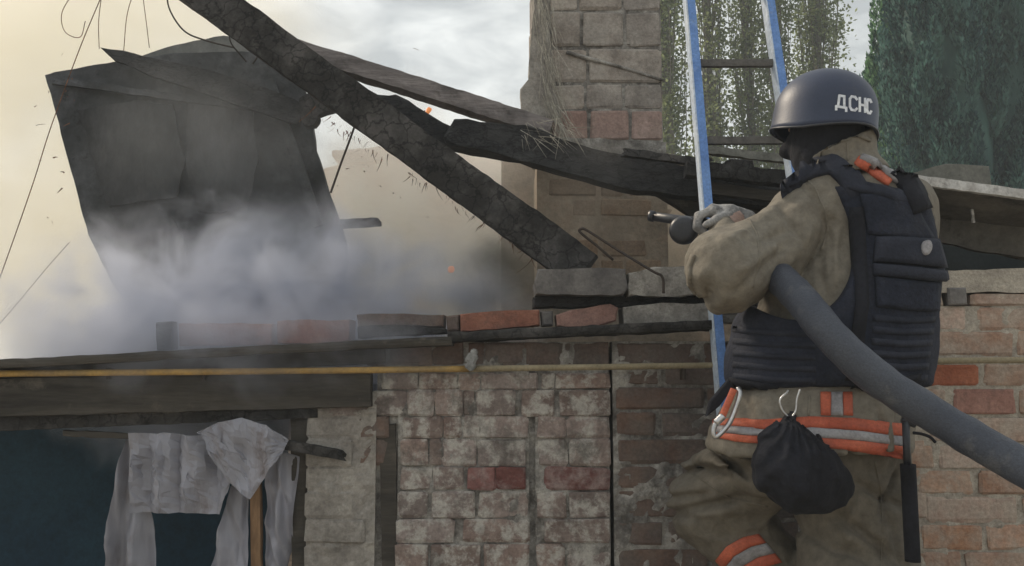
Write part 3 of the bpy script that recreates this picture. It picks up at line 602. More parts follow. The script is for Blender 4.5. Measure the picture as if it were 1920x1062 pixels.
o = prism('eaves_board', [(852, 224, 3.16), (900, 232, 3.16), (1005, 236, 3.16), (1050, 262, 3.15), (1110, 280, 3.15), (1172, 292, 3.14), (1250, 308, 3.13), (1330, 318, 3.12), (1480, 350, 3.10), (1480, 395, 3.10), (1400, 382, 3.10), (1300, 368, 3.12), (1200, 358, 3.13), (1120, 338, 3.14), (1020, 312, 3.15), (930, 286, 3.16), (838, 268, 3.16), (832, 255, 3.16)], .09, M['char'], None, jag=.007, seed=37, bevel=.01); tag(o, 'thick charred eaves board sloping from the beam past the chimney foot', 'beam')
o = timber('eaves_lath', P(1172, 288, 3.05), P(1330, 306, 3.05), .026, .03, M['char_ash'], None, n=24, rough=.006, seed=38, ends=.02); tag(o, 'thin sooty lath lying on the eaves board beside the chimney', 'lath')
o = timber('eaves_lath', P(1285, 318, 3.02), P(1470, 335, 3.02), .05, .05, M['char_ash'], None, n=24, rough=.006, seed=39); tag(o, 'thick sooty lath behind the ladder on top of the eaves board', 'lath')
o = timber('roof_lath', P(1320, 283, 3.3), P(1480, 300, 3.3), .03, .03, M['slate'], None, n=20, rough=.005, seed=44); tag(o, 'pale dusty lath end lying beyond the ladder, below the poplars', 'lath')
o = prism('loose_tile', [(1360, 303, 3.0), (1372, 298, 3.0), (1412, 300, 3.0), (1416, 322, 3.0), (1352, 326, 3.0)], .06, M['char_ash'], None, jag=.003, seed=41); tag(o, 'square burnt tile piece standing up on the eaves right of the ladder', 'tile')
o = prism('eaves_filler', [(1180, 335, 3.2), (1480, 385, 3.2), (1480, 470, 3.2), (1330, 440, 3.2), (1290, 400, 3.2), (1240, 370, 3.2)], .05, M['dark_board'], None, jag=.006, seed=42); tag(o, 'dark broken board hanging below the eaves behind the hose nozzle', 'board')
o = timber('broken_board', P(1318, 352, 3.08), P(1475, 372, 3.08), .04, .03, M['dark_board'], None, n=20, rough=.004, seed=43); tag(o, 'brown broken board under the eaves, right of the ladder', 'board')
rod = tube('bent_rod', [P(1150, 488, 2.80), P(1120, 462, 2.80), P(1088, 436, 2.80), P(1090, 430, 2.80), P(1100, 432, 2.80), P(1160, 470, 2.76), P(1222, 508, 2.70), P(1242, 520, 2.70), P(1244, 550, 2.69)], .0042, M['rust'], None, n=8, sub=6); tag(rod, 'thin rusty rod bent into a hook leaning beside the charred beam', 'rod')

# ------------------------------------------------------------------ chimney
CY = 3.42
chim = empty('chimney', (P(1120, 280, CY).x, CY, 0)); tag(chim, 'square brick chimney stack with crumbling left corner', 'chimney')
cx0, cx1 = P(1030, 100, CY).x, P(1243, 100, CY).x
def zcc(py): return P(1100, py, CY).z
crow = [((-108, -52), 0), ((-48, 18), 1), ((23, 86), 0), ((92, 153), 1), ((159, 203), 0), ((208, 262), 1)]
cj = [[1032, 1100, 1180, 1243], [1030, 1085, 1170, 1243], [1032, 1092, 1174, 1243], [1030, 1102, 1243], [1032, 1098, 1170, 1243], [1032, 1104, 1181, 1243]]
for ((y0, y1), k), js in zip(crow, cj):
    for a, b in zip(js[:-1], js[1:]):
        put_brick(P(a+2, 100, CY).x, P(b-4, 100, CY).x, zcc(y1), zcc(y0), CY, 'brick_chimney_red' if y0 == 208 else 'brick_chimney', chim, D=.12, jy=.003)
    for q in range(2):   # left flank
        o = put_brick(-.11, .11, zcc(y1), zcc(y0), 0, 'brick_chimney', chim, D=.1, jy=0)
        o.rotation_euler = (0, 0, -math.pi/2+.12); o.location = (P(1004+nv((y0, q, 0), 1, 3)*6, 100, CY).x, CY+.16+q*.24, (zcc(y0)+zcc(y1))/2)
    for q in range(2):   # right flank
        o = put_brick(-.11, .11, zcc(y1), zcc(y0), 0, 'brick_chimney', chim, D=.1, jy=0)
        o.rotation_euler = (0, 0, math.pi/2); o.location = (cx1+.004, CY+.16+q*.24, (zcc(y0)+zcc(y1))/2)
box('mortar', P(1014, 100, CY).x, cx1-.006, CY+.008, CY+.5, zcc(300), zcc(-115), M['mortar'], chim)
box('chimney_base', P(1006, 100, CY).x, cx1+.01, CY+.02, CY+.5, 0, zcc(296), M['sooty_plaster'], chim)
for r_ in range(5):
    for (a, b) in rowseq(1030+(r_ % 2)*40, 1240, r_, (84, 104), (44, 52), 6):
        if random.random() < .6: put_brick(P(a, 400, CY).x, P(b, 400, CY).x, P(0, 366+r_*38, CY).z, P(0, 334+r_*38, CY).z, CY+.016, 'brick_base', chim, D=.05)
prism('mortar_base', [(1005, 262, CY-.03), (1060, 258, CY-.03), (1246, 266, CY-.03), (1248, 300, CY-.03), (1020, 300, CY-.03)], .2, M['mortar'], chim, jag=.008, seed=3)
prism('crumbled_corner', [(1000, -120, CY+.01), (1036, -120, CY+.01), (1032, 60, CY-.0), (1040, 150, CY-.01), (1052, 230, CY-.01), (1010, 222, CY-.0), (978, 205, CY-.0), (975, 165, CY-.0), (992, 150, CY-.0), (996, 80, CY-.0), (1000, 30, CY)], .12, M['plaster'], chim, jag=.010, seg=.025, seed=6, bevel=.006)
tube('mortar_seam', [P(1062, 98, CY-.004), P(1110, 112, CY-.006), P(1170, 128, CY-.006), P(1246, 152, CY-.002)], .007, M['mortar'], chim, n=8, sub=6, wob=.4)
# dry straw stuck to the chimney corner
def blades(name, N, gen, m, wid, kind=None, parent=None):
    vs = []; fs = []
    for i in range(N):
        pts = gen(i); w_ = wid*random.uniform(.6, 1.3); k = len(vs)
        sd2 = Vector((random.uniform(-1, 1), random.uniform(-.3, .3), random.uniform(-1, 1))).normalized()
        for j, p in enumerate(pts):
            ww = w_*(1-.7*j/(len(pts)-1)); vs += [p-sd2*ww/2, p+sd2*ww/2+Vector((0, ww*.4, 0))]
        for j in range(len(pts)-1): fs.append((k+2*j, k+2*j+1, k+2*j+3, k+2*j+2))
    return pyd(name, vs, fs, m, parent)
def straw_gen(i):
    t = random.random()**.8; y = -40+300*t; x = 1018+random.gauss(0, 12)+t*t*25
    a = P(x, y, CY-.03+random.uniform(-.02, .02)); L = random.uniform(.05, .16); d = Vector((random.gauss(.12+t*.35, .22), random.gauss(-.2, .2), -1)).normalized()
    return [a+d*L*s+Vector((0, 0, -.03*s*s)) for s in (0, .33, .66, 1)]
tag(blades('straw', 240, straw_gen, M['straw'], .003), 'dry straw hanging down the left corner of the chimney', 'straw', kind='stuff')
def straw2(i):
    a = P(random.uniform(975, 1075), random.uniform(222, 262), 3.12+random.uniform(-.02, .02)); L = random.uniform(.04, .11); d = Vector((random.gauss(.6, .4), random.gauss(-.2, .2), random.gauss(-.6, .3))).normalized()
    return [a+d*L*s for s in (0, .33, .66, 1)]
tag(blades('straw', 60, straw2, M['straw'], .0024), 'burnt straw scattered over the eaves at the chimney foot', 'straw', kind='stuff')

# ------------------------------------------------------------------ burnt fibres, strings
def fib(i):
    t = random.random(); x = 590+t*440; y = 205+(x-590)*.66+random.uniform(-8, 10); a = P(x, y, 3.0); L = random.uniform(.01, .05)*(1 if random.random() < .85 else 1.8)
    d = Vector((random.gauss(-.3, .5), random.gauss(0, .3), -1)).normalized(); k = Vector((random.gauss(0, .4), 0, 0))
    return [a+d*L*s+k*(L*s*s) for s in (0, .3, .6, 1)]
tag(blades('burnt_fibres', 80, fib, M['debris'], .004), 'burnt fibres hanging under the long charred beam', 'debris', kind='stuff')
def fl(i):
    a = P(random.choice((random.gauss(112, 22), random.gauss(720, 70))), random.uniform(90, 430), 3.4); d = Vector((random.gauss(0, 1), 0, random.gauss(0, 1)))*random.uniform(.004, .014)
    return [a, a+d*.5+Vector((0, .004, .003)), a+d]
tag(blades('ash_flakes', 45, fl, M['debris'], .006), 'ash flakes drifting in the smoke beside the black sheet', 'ash', kind='stuff')
def wire(pts, r, label, m='rust', Y=3.3):
    o = tube('hanging_wire', [P(a, b, Y) for a, b in pts], r, M[m], None, n=6, sub=8); tag(o, label, 'wire', 'wires and strings hanging round the burnt roof'); return o
wire([(312, -20), (318, 18), (345, 58), (385, 76), (440, 90)], .0032, 'dark curved wire drooping from the frame top onto the black sheet')
wire([(430, 48), (432, 78), (448, 100), (462, 116)], .0028, 'short kinked wire hanging from the long beam above the black sheet', Y=3.2)
wire([(488, 94), (482, 108), (474, 120)], .0028, 'tiny wire stub under the long beam', Y=3.2)
wire([(668, 228), (655, 265), (640, 305), (620, 362)], .0045, 'straight burnt twig leaning between the black sheet and the beam', Y=3.25)
wire([(196, -20), (150, 90), (95, 240), (60, 350), (0, 520), (-40, 620)], .0018, 'long thin string crossing the smoke at the far left', 'debris')
wire([(192, -20), (185, 40), (186, 92)], .0015, 'thin string hanging onto the tip of the split plank', 'debris')
wire([(252, -20), (238, 30), (232, 95)], .0015, 'thin string above the split plank, middle of three', 'debris')
wire([(266, -20), (274, 40), (280, 90)], .0015, 'thin string just right of the middle string above the plank', 'debris')
wire([(138, -15), (116, 25), (122, 60), (150, 70), (160, 40)], .0015, 'looped thin string in the smoke at upper left', 'debris')
wire([(130, 455), (90, 500), (40, 560), (-20, 630)], .0013, 'faint string low in the smoke at the far left', 'debris')

# ------------------------------------------------------------------ right roof
rs = empty('roof_slab', P(1900, 420, 2.95)); tag(rs, 'sagging shed roof with a pale chipped edge to the right of the firefighter', 'roof')
def quadslab(name, pts, dz, m, parent, n=(30, 10), amp=.006, seed=0):
    A, B, C, D = [P(*p) for p in pts]; vs = []; fs = []; nu, nw = n
    for k in (0, 1):
        for j in range(nw+1):
            for i in range(nu+1):
                v = A.lerp(B, i/nu).lerp(D.lerp(C, i/nu), j/nw); v = v+Vector((0, nv(v, 9, seed)*amp, nv(v, 11, seed+1)*amp + (nv(v, (4, 4, 4), seed+2)*amp*2 if j > 1 else 0)))
                vs.append(v+Vector((0, 0, dz*k)))
    W = nu+1; N = W*(nw+1)
    for j in range(nw):
        for i in range(nu): a = j*W+i; fs += [(a, a+1, a+W+1, a+W), (N+a, N+a+W, N+a+W+1, N+a+1)]
    for i in range(nu): fs += [(i+1, i, N+i, N+i+1), (nw*W+i, nw*W+i+1, N+nw*W+i+1, N+nw*W+i)]
    for j in range(nw): fs += [(j*W, (j+1)*W, N+(j+1)*W, N+j*W), ((j+1)*W+nu, j*W+nu, N+j*W+nu, N+(j+1)*W+nu)]
    return pyd(name, vs, fs, m, parent)
quadslab('deck', [(1560, 322, 2.78), (2100, 400, 2.78), (2100, 520, 3.35), (1560, 425, 3.35)], .012, M['roof_under'], rs)
timber('pale_edge', P(1560, 314, 2.77), P(2100, 393, 2.77), .030, .02, M['roof_edge'], rs, n=60, rough=.003, seed=3, ms=3)
prism('sagging_felt', [(1740, 405, 3.05), (1830, 392, 3.02), (1900, 402, 3.0), (2100, 420, 3.0), (2100, 512, 3.0), (1920, 485, 3.0), (1830, 468, 3.0), (1765, 455, 3.02)], .03, M['roof_under'], rs, jag=.006, seed=8)
timber('splinter', P(1822, 392, 2.90), P(1826, 418, 2.90), .008, .01, M['roof_edge'], rs, up=Vector((1, 0, 0)), n=6, rough=.002)
o = prism('slate_piece', [(1700, 328, 2.95), (1722, 322, 2.95), (1775, 306, 2.95), (1855, 312, 2.95), (1860, 350, 2.95), (1720, 340, 2.95)], .012, M['slate'], None, jag=.002, seed=4); tag(o, 'flat olive grey slate offcut lying on the roof edge before the conifer', 'slate')
tag(box('roof_void_shade', P(1500, 480, 3.5).x, P(2150, 480, 3.5).x, 3.5, 3.55, .9, 1.62, M['dark']), 'dark panel standing in for the deep shade under the sagging roof', 'board')  # dark panel paints the shaded void below the roof

# ------------------------------------------------------------------ ladder
lad = empty('ladder', P(1400, 1400, 2.45)); lad.location.z = 0; tag(lad, 'narrow blue painted ladder with steel rungs leaning on the eaves', 'ladder')
def LY(py): return 2.66+(710-py)/710*.29
LT = lambda px, py: P(px, py, LY(py))
def lad_line(xt, xb):   # through two image points, extended to the ground
    a, b = LT(xt, -60), LT(xb, 710); d = (b-a).normalized(); return a, a+d*((a.z-.0)/-d.z)
for (xt, xb, k) in ((1288, 1353, 0), (1432, 1545, 1)):
    a, b = lad_line(xt, xb)
    timber('rail', a, b, .027, .05, M['blue'], lad, up=Vector((1, 0, 0)), n=40, rough=.0012, seed=50+k, ms=3)
    timber('rail_edge', a+Vector((-.016, .0, 0)), b+Vector((-.016, .0, 0)), .005, .05, M['blue_pale'], lad, up=Vector((1, 0, 0)), n=30, rough=.0008, seed=52+k, ms=1)
L0, L1 = lad_line(1288, 1353); R0, R1 = lad_line(1432, 1545)
def at_z(a, b, z): return a.lerp(b, (a.z-z)/(a.z-b.z))
za = at_z(L0, L1, LT(1305, 121).z).z; zb = LT(1320, 266).z; step = za-zb; z = za
while z > .05:
    a, b = at_z(L0, L1, z), at_z(R0, R1, z); timber('rung', a, b, .024, .022, M['rung'], lad, n=14, rough=.0012, seed=int(z*100), ms=2); z -= step
z = za+step; a, b = at_z(L0, L1, z), at_z(R0, R1, z); timber('rung', a, b, .024, .022, M['rung'], lad, n=14, rough=.0012, ms=2)
# ------------------------------------------------------------------ the firefighter
TY = 2.30
man = empty('person', (P(1560, 800, TY).x, TY, 0))
tag(man, 'firefighter in tan suit, navy helmet and dark body armour, aiming a hose, seen from behind', 'person')
def row(py, cxp, rxp, ryf=.62, Y=TY): s = Y/F; p = P(cxp, py, Y); return (p.z, p.x, Y, rxp*s, rxp*s*ryf)
A3 = lambda v: np.array(tuple(v), np.float32)
# --- body (one continuous surface under the clothes)
SL, EL, WL = P(1535, 398, 2.30), P(1368, 508, 2.19), P(1362, 425, 2.40)
SR, ER, WR = P(1690, 395, 2.34), P(1700, 560, 2.46), P(1500, 500, 2.52)
HLt, KL, AL = P(1455, 850, 2.33), P(1333, 940, 2.50), P(1492, 1120, 2.44)
HRt, KR, AR = P(1600, 860, 2.30), P(1607, 1120, 2.26), P(1612, 1420, 2.34)
FL, FR = AL+Vector((-.02, .17, -.06)), AR+Vector((.01, .17, -.06))
HC = P(1546, 226, 2.32)
fd = Vector((-.72, .66, -.22)).normalized()     # where the face looks: away and to the left, slightly down
fs_ = fd.cross(Vector((0, 0, 1))).normalized(); fu = fs_.cross(fd)
def body(p):
    d = cone(p, P(1550, 760, TY), P(1590, 440, TY), .085, .075); d = smin(d, cone(p, SL, SR, .06, .06), .08)
    d = smin(d, cone(p, P(1590, 420, 2.31), P(1556, 270, 2.32), .065, .055), .05)
    for a, b, r1, r2 in ((SL, EL, .055, .042), (EL, WL, .042, .03), (SR, ER, .055, .042), (ER, WR, .042, .03), (P(1490, 800, TY), P(1570, 800, TY), .09, .09),
                         (HLt, KL, .085, .06), (KL, AL, .058, .04), (HRt, KR, .085, .06), (KR, AR, .058, .04), (AL, FL, .042, .03), (AR, FR, .042, .03)):
        d = smin(d, cone(p, a, b, r1, r2), .03)
    h = ell(p, HC, (.078, .092, .11)); h = smin(h, cone(p, HC+fd*.03-fu*.07, HC+fd*.06-fu*.09, .05, .04), .04)     # jaw
    h = smin(h, cone(p, HC+fd*.095-fu*.005, HC+fd*.112-fu*.035, .008, .014), .012)                                   # nose
    h = smin(h, cone(p, HC+fd*.075-fu*.072-fs_*.02, HC+fd*.075-fu*.072+fs_*.02, .012, .012), .015)                   # lips
    for s in (-1, 1):
        e = HC+fd*.078+fs_*.031*s; h = smax(h, -(np.linalg.norm(p-A3(e+fd*.018), axis=-1)-.017), .01); h = smin(h, np.linalg.norm(p-A3(e), axis=-1)-.012, .003)
        h = smin(h, ell(p, HC+fs_*.083*s-fu*.02, (.012, .02, .03)), .008)
    return smin(d, h, .03)
nets('body', body, (-.05+P(1240, 900, 2.3).x, 2.0, -.02), (P(1760, 500, 2.3).x+.05, 2.78, 1.9), .0125, M['skin'], man)
# --- balaclava
nets('balaclava', lambda p: smax(smin(smin(ell(p, HC, (.086, .098, .112)), cone(p, HC-fu*.05, P(1556, 300, 2.32), .082, .08), .04), smin(cone(p, HC+fd*.03-fu*.07, HC+fd*.055-fu*.085, .062, .052), cone(p, HC+fd*.09-fu*.02, HC+fd*.115-fu*.04, .018, .024), .02), .03), -(ell(p, HC+fd*.13+fu*.012, (.05, .05, .016))), .01)+.0025*nz(p, 60, 1),
     tuple(HC-Vector((.2, .2, .3))), tuple(HC+Vector((.2, .2, .2))), .006, M['black'], man)
# --- helmet
def helmet():
    vs = []; nt_, npn = 72, 22; hc = P(1546, 222, 2.32); th = .008
    yaw = math.atan2(fd.y, fd.x)
    def rim(a):    # a = 0 front; rim drop below centre
        c = math.cos(a); s = abs(math.sin(a)); return .046 + .022*s**2 - .012*max(c, 0) - .002*max(-c, 0)
    for layer in (0, 1):
        for j in range(npn+1):
            for i in range(nt_):
                a = 2*math.pi*i/nt_; t = j/npn; ex = 1 if layer == 0 else 0
                rx, ry, rz_ = .134, .120, .126
                if layer: rx, ry, rz_ = rx-th, ry-th, rz_-th
                if t < .8:
                    ph = (t/.8)*math.pi/2; r = math.sin(ph)**.90; z = rz_*math.cos(ph)**.92 if ph < math.pi/2-1e-6 else 0
                else:
                    q = (t-.8)/.2; r = 1+.012*q**2+.010*q; z = -rim(a)*q
                v = Vector((math.cos(a)*rx*r, math.sin(a)*ry*r, z)); vs.append(v)
    fs = []; W = nt_; N = W*(npn+1)
    for j in range(npn):
        for i in range(nt_):
            a, b = j*W+i, j*W+(i+1) % W; fs.append((a, a+W, b+W, b)); fs.append((N+a, N+b, N+b+W, N+a+W))
    for i in range(nt_): a, b = npn*W+i, npn*W+(i+1) % W; fs.append((a, N+a, N+b, b))
    mt = Matrix.Translation(hc) @ Matrix.Rotation(R(9), 4, 'Y') @ Matrix.Rotation(R(-3), 4, 'X') @ Matrix.Rotation(yaw, 4, 'Z')
    vs = [mt @ v for v in vs]
    o = pyd('helmet', vs, fs, M['helmet'], man, True)
    ring = [mt @ Vector((math.cos(a)*.134*1.022, math.sin(a)*.120*1.022, -rim(a))) for a in [2*math.pi*k/72 for k in range(73)]]
    tube('rim_trim', ring, .0032, M['black_metal'], o, n=6, sub=1)
    return o
hel = helmet(); hb = bvh_of(hel)
def letter(strokes, x0, y0, wd, ht, slant=0):
    """one printed letter laid on the shell, strokes joined into a single print"""
    vs = []; fs = []
    for s in strokes:
        for (a, b) in zip(s[:-1], s[1:]):
            A = (x0+a[0]*wd+slant*a[1], y0+a[1]*ht+a[0]*wd*.16); B = (x0+b[0]*wd+slant*b[1], y0+b[1]*ht+b[0]*wd*.16); dx, dy = B[0]-A[0], B[1]-A[1]; L = math.hypot(dx, dy); nx_, ny_ = -dy/L*2.3, dx/L*2.3
            ex, ey = dx/L*1.6, dy/L*1.6; k = len(vs); n = 4
            for j in range(n+1):
                t = j/n; cx_, cy_ = A[0]-ex+(dx+2*ex)*t, A[1]-ey+(dy+2*ey)*t
                for s_ in (-1, 1):
                    l_, n_ = hit(hb, cx_+nx_*s_, cy_+ny_*s_, 2.2); vs.append(l_+n_*.0012)
            for j in range(n): fs.append((k+2*j, k+2*j+1, k+2*j+3, k+2*j+2))
    return pyd('letter', vs, fs, M['white_tape'], hel)
De = [[(-.08, 1.18), (-.08, .92), (1.08, .92), (1.08, 1.18)], [(.14, .9), (.30, .05), (.86, .05), (.86, .9)]]
Es = [[(.95, .16), (.7, 0), (.25, 0), (.02, .2), (.02, .8), (.25, 1), (.7, 1), (.95, .84)]]
En = [[(.05, 0), (.05, 1)], [(.95, 0), (.95, 1)], [(.05, .5), (.95, .5)]]
letter(De, 1569, 178, 16, 24); letter(Es, 1593, 181, 14, 25); letter(En, 1611, 184, 11, 25); letter(Es, 1625, 187, 8, 25)
# --- jacket
def creases(p, L, yr):
    o = 0
    for (qa, qb, dep, wd) in L:
        a = A3(P(*qa, yr))[[0, 2]]; q = A3(P(*qb, yr))[[0, 2]]-a; w2 = p[..., [0, 2]]-a
        w2 = w2+.012*nz(p, 14, 91)[..., None]
        t = np.clip((w2@q)/(q@q), 0, 1); ds = np.linalg.norm(w2-t[..., None]*q, axis=-1); o = o+dep*(1-.75*np.abs(2*t-1)**2)*np.exp(-(ds/wd)**2)
    return o
JR = [row(326, 1586, 74, .66), row(342, 1592, 98, .66), (row(375, 1602, 122, .62)), row(450, 1602, 138, .6), row(560, 1578, 150, .6), row(660, 1560, 165, .6),
      row(725, 1535, 158, .68), row(760, 1526, 168, .74), row(805, 1514, 183, .78), row(850, 1516, 190, .80)]
def collar(p):
    a, b = P(1584, 330, 2.31), P(1560, 262, 2.325); d = cone(p, a, b, .106, .088); n_ = A3((b-a).normalized()); t = (p-A3(a))@n_
    # upper edge dips to the left, rises to the right at the back of the head
    top = .078+.20*(p[..., 0]-b.x)+.14*(p[..., 1]-b.y)
    d = np.abs(d+.002+.015*np.cos(np.clip((t-.02)/.09, -1, 1)*3.14))-.008
    return smax(smax(d, t-top, .006), -.02-t, .01)
def jacket(p):
    f = .012*nz(p, (5, 5, 7), 11)+.006*nz(p, (13, 13, 16), 12)+.003*nz(p, 34, 13)
    t = loft(p, JR)
    # side and hem pleats
    t = t+.006*np.abs(nz(p, (26, 26, 5), 14))
    s1 = cone(p, SL, EL, .104, .088); fold = .020*np.abs(nz(p+.03*nz(p, 5, 19)[..., None], (12, 12, 9), 15))+.010*np.abs(nz(p+.02*nz(p, 9, 3)[..., None], (34, 26, 16), 16))
    s1 = smin(s1, cone(p, EL, WL+Vector((0, -.01, -.015)), .093, .050), .06)
    s1 = smin(s1, ell(p, EL+Vector((-.015, .03, -.015)), (.074, .085, .088)), .04)+fold*.7
    s2 = smin(cone(p, SR, ER, .085, .08), cone(p, ER, WR, .075, .05), .05)
    d = smin(t, smin(s1, s2, .02), .035)+f
    # crease under the shoulder, where the sleeve folds
    cr_ = cone(p, P(1478, 400, 2.17), P(1440, 520, 2.16), .004, .004); d = d+.010*np.exp(-(cr_/.018)**2)
    cr_ = cone(p, P(1560, 420, 2.19), P(1500, 545, 2.2), .004, .004); d = d+.014*np.exp(-(cr_/.014)**2)
    cr_ = cone(p, P(1395, 560, 2.1), P(1500, 480, 2.12), .004, .004); d = d+.006*np.exp(-(cr_/.016)**2)
    d = d+1.7*creases(p, [((1500, 330), (1560, 470), .006, .007), ((1545, 440), (1500, 540), .012, .008), ((1450, 380), (1500, 470), .007, .010), ((1400, 470), (1490, 430), .008, .010),
        ((1350, 560), (1480, 450), .007, .012), ((1420, 560), (1495, 500), .010, .009), ((1330, 470), (1440, 400), -.006, .014), ((1360, 520), (1450, 470), -.006, .012), ((1320, 520), (1330, 575), .008, .008),
        ((1470, 360), (1400, 400), .006, .012), ((1535, 480), (1545, 560), .008, .007), ((1562, 430), (1560, 540), -.006, .008), ((1520, 420), (1500, 470), -.006, .008),
        ((1385, 745), (1440, 850), .007, .012), ((1450, 740), (1460, 850), .006, .010), ((1620, 745), (1640, 850), .007, .010), ((1560, 800), (1575, 858), .006, .010), ((1670, 770), (1665, 855), .007, .010)], 2.2)
    # cuff mouth
    ax = A3((WL-EL).normalized()); tt = (p-A3(WL))@ax; d = smax(d, np.where(np.linalg.norm(p-A3(WL), axis=-1) < .14, tt+.006, -1), .01)
    return d
jk = nets('jacket', jacket, (P(1280, 500, 2.2).x-.03, 2.0, P(0, 875, 2.3).z), (P(1780, 400, 2.3).x, 2.66, P(0, 225, 2.3).z), .0064, M['tan'], man)
cl_ = nets('collar', lambda p: collar(p)+.004*nz(p, 16, 17)+.0018*np.abs(nz(p, 50, 18)), (P(1470, 300, 2.3).x, 2.12, P(0, 345, 2.3).z), (P(1680, 300, 2.3).x, 2.52, P(0, 232, 2.3).z), .0055, M['tan'], jk)
jb = bvh_of(jk, cl_)
# --- vest
VR = [row(303, 1590, 50, .9), row(330, 1600, 88, .86), row(365, 1612, 112, .80), row(420, 1612, 132, .74), row(500, 1600, 163, .66), row(600, 1563, 186, .64), row(660, 1556, 190, .64), row(725, 1550, 186, .64)]
def vest(p):
    f = .004*nz(p, (9, 9, 12), 21)+.0018*nz(p, 38, 22)
    d = loft(p, VR)+f
    hole = ell(p, P(1488, 452, 2.18), (.146, .35, .192)); d = smax(d, -hole, .012)
    hole = ell(p, P(1765, 400, 2.40), (.075, .17, .13)); d = smax(d, -hole, .012)
    # neckline: cut above a slanted line to the right of the spine
    q = P(1600, 352, 2.2); n_ = np.array((.12, 0, .99), np.float32); cut = (p-A3(q))@n_; d = smax(d, cut, .006)
    return d
vs_ = nets('armour_vest', vest, (P(1340, 500, 2.3).x, 2.0, P(0, 740, 2.3).z), (P(1790, 400, 2.3).x, 2.62, P(0, 290, 2.3).z), .0075, M['vest'], man)
vb = bvh_of(vs_)
allb = bvh_of(vs_, jk)
ribbon('shoulder_strap', jb, [(1612, 372), (1590, 335), (1560, 308), (1520, 315), (1482, 335), (1462, 352)], 40, M['vest2'], vs_, off=.006, th=.014, seg=24)
ribbon('shoulder_strap', allb, [(1722, 400), (1706, 360), (1690, 330), (1676, 318)], 34, M['black'], vs_, off=.006, th=.016, seg=14)
ribbon('shoulder_strap', allb, [(1590, 345), (1610, 352), (1660, 362), (1715, 385)], 20, M['vest2'], vs_, off=.004, th=.010, seg=14)
drape('back_panel', vb, ([(1612, 366), (1660, 368), (1715, 385)], [(1628, 440), (1690, 448), (1748, 452)]), 14, 10, M['vest'], vs_, .002, .010, fold=lambda u, v: .002*math.sin(u*9+v*5))
drape('pocket_flap', vb, ([(1640, 448), (1700, 446), (1752, 452)], [(1636, 492), (1700, 496), (1766, 502)]), 16, 6, M['vest2'], vs_, .004, .016)
drape('pocket_flap', vb, ([(1634, 497), (1700, 501), (1764, 507)], [(1636, 518), (1700, 524), (1768, 528)]), 16, 4, M['vest2'], vs_, .004, .018)
drape('pocket', vb, ([(1640, 520), (1700, 526), (1756, 530)], [(1642, 575), (1700, 582), (1754, 584)]), 16, 8, M['vest'], vs_, .003, .012)
for k in range(6):
    y = 590+k*22; drape('webbing_strap', vb, ([(1636-k, y), (1690, y+5), (1752-k*3, y+3)], [(1636-k, y+12), (1690, y+17), (1751-k*3, y+15)]), 16, 2, M['vest2'], vs_, .001, .0042)
for k in range(5):
    y = 612+k*22; drape('webbing_strap', vb, ([(1376, y), (1450, y+7), (1530, y+9)], [(1374, y+11), (1450, y+18), (1530, y+20)]), 18, 2, M['vest2'], vs_, .0008, .003)
ribbon('side_strap', vb, [(1606, 390), (1612, 480), (1616, 570), (1604, 660), (1596, 715)], 24, M['black'], vs_, off=.001, th=.009, seg=20)
drape('hem_band', vb, ([(1370, 708), (1450, 722), (1550, 724), (1650, 715), (1725, 700)], [(1372, 722), (1450, 734), (1550, 736), (1650, 727), (1722, 712)]), 30, 2, M['black'], vs_, .001, .008)
def disc(name, bvh, px, py, rx, ry, m, parent, off=.018, n=20):
    vs = []; l0, n0 = hit(bvh, px, py); vs.append(l0+n0*(off+.002))
    for r_ in (.6, 1):
        for i in range(n): a = 2*math.pi*i/n; l_, n_ = hit(bvh, px+rx*r_*math.cos(a), py+ry*r_*math.sin(a)); vs.append(l_+n_*off)
    for i in range(n): a = 2*math.pi*i/n; l_, n_ = hit(bvh, px+rx*math.cos(a), py+ry*math.sin(a)); vs.append(l_+n_*(off-.006))
    fs = [(0, 1+(i+1) % n, 1+i) for i in range(n)]
    for q in (0, 1): fs += [(1+q*n+i, 1+q*n+(i+1) % n, 1+(q+1)*n+(i+1) % n, 1+(q+1)*n+i) for i in range(n)]
    return pyd(name, vs, fs, m, parent, True)
disc('round_patch', vb, 1725, 469, 8, 14, M['silver'], vs_, off=.026)
# --- bands on the jacket
def band(name, rowT, rowB, m, k=30): return drape(name, jb, (rowT, rowB), k, 3, m, jk, .0015, .004)
xs_ = [1338, 1380, 1440, 1520, 1600, 1694]
t0 = [788, 786, 788, 782, 785, 795]; 
def off_(a, d): return [(x, y+q) for x, y, q in zip(xs_, a, d)]
band('orange_band', off_(t0, [0]*6), off_(t0, [10, 14, 18, 20, 22, 24]), M['orange'])
band('silver_band', off_(t0, [11, 15, 19, 21, 23, 25]), off_(t0, [22, 28, 32, 38, 40, 42]), M['silver'])
band('orange_band', off_(t0, [23, 29, 33, 39, 41, 43]), off_(t0, [32, 42, 46, 56, 60, 64]), M['orange'])
for (a, b, m) in ((1538, 1556, 'orange'), (1557, 1579, 'silver'), (1580, 1597, 'orange')):
    drape(m+'_band', jb, ([(a, 736), (b, 736)], [(a+1, 779), (b+1, 780)]), 4, 6, M[m], jk, .0015, .004)
ribbon('seam', jb, [(1503, 326), (1528, 352), (1546, 392), (1552, 430), (1540, 470)], 3.5, M['tan'], jk, off=.0005, th=.0022, seg=20, across=1)
ribbon('seam', jb, [(1400, 402), (1420, 440), (1425, 490), (1412, 540)], 3, M['tan'], jk, off=.0004, th=.0018, seg=20, across=1)
ribbon('cuff_edge', jb, [(1302, 478), (1294, 500), (1293, 530), (1300, 556)], 7, M['tan'], jk, off=.001, th=.006, seg=14)
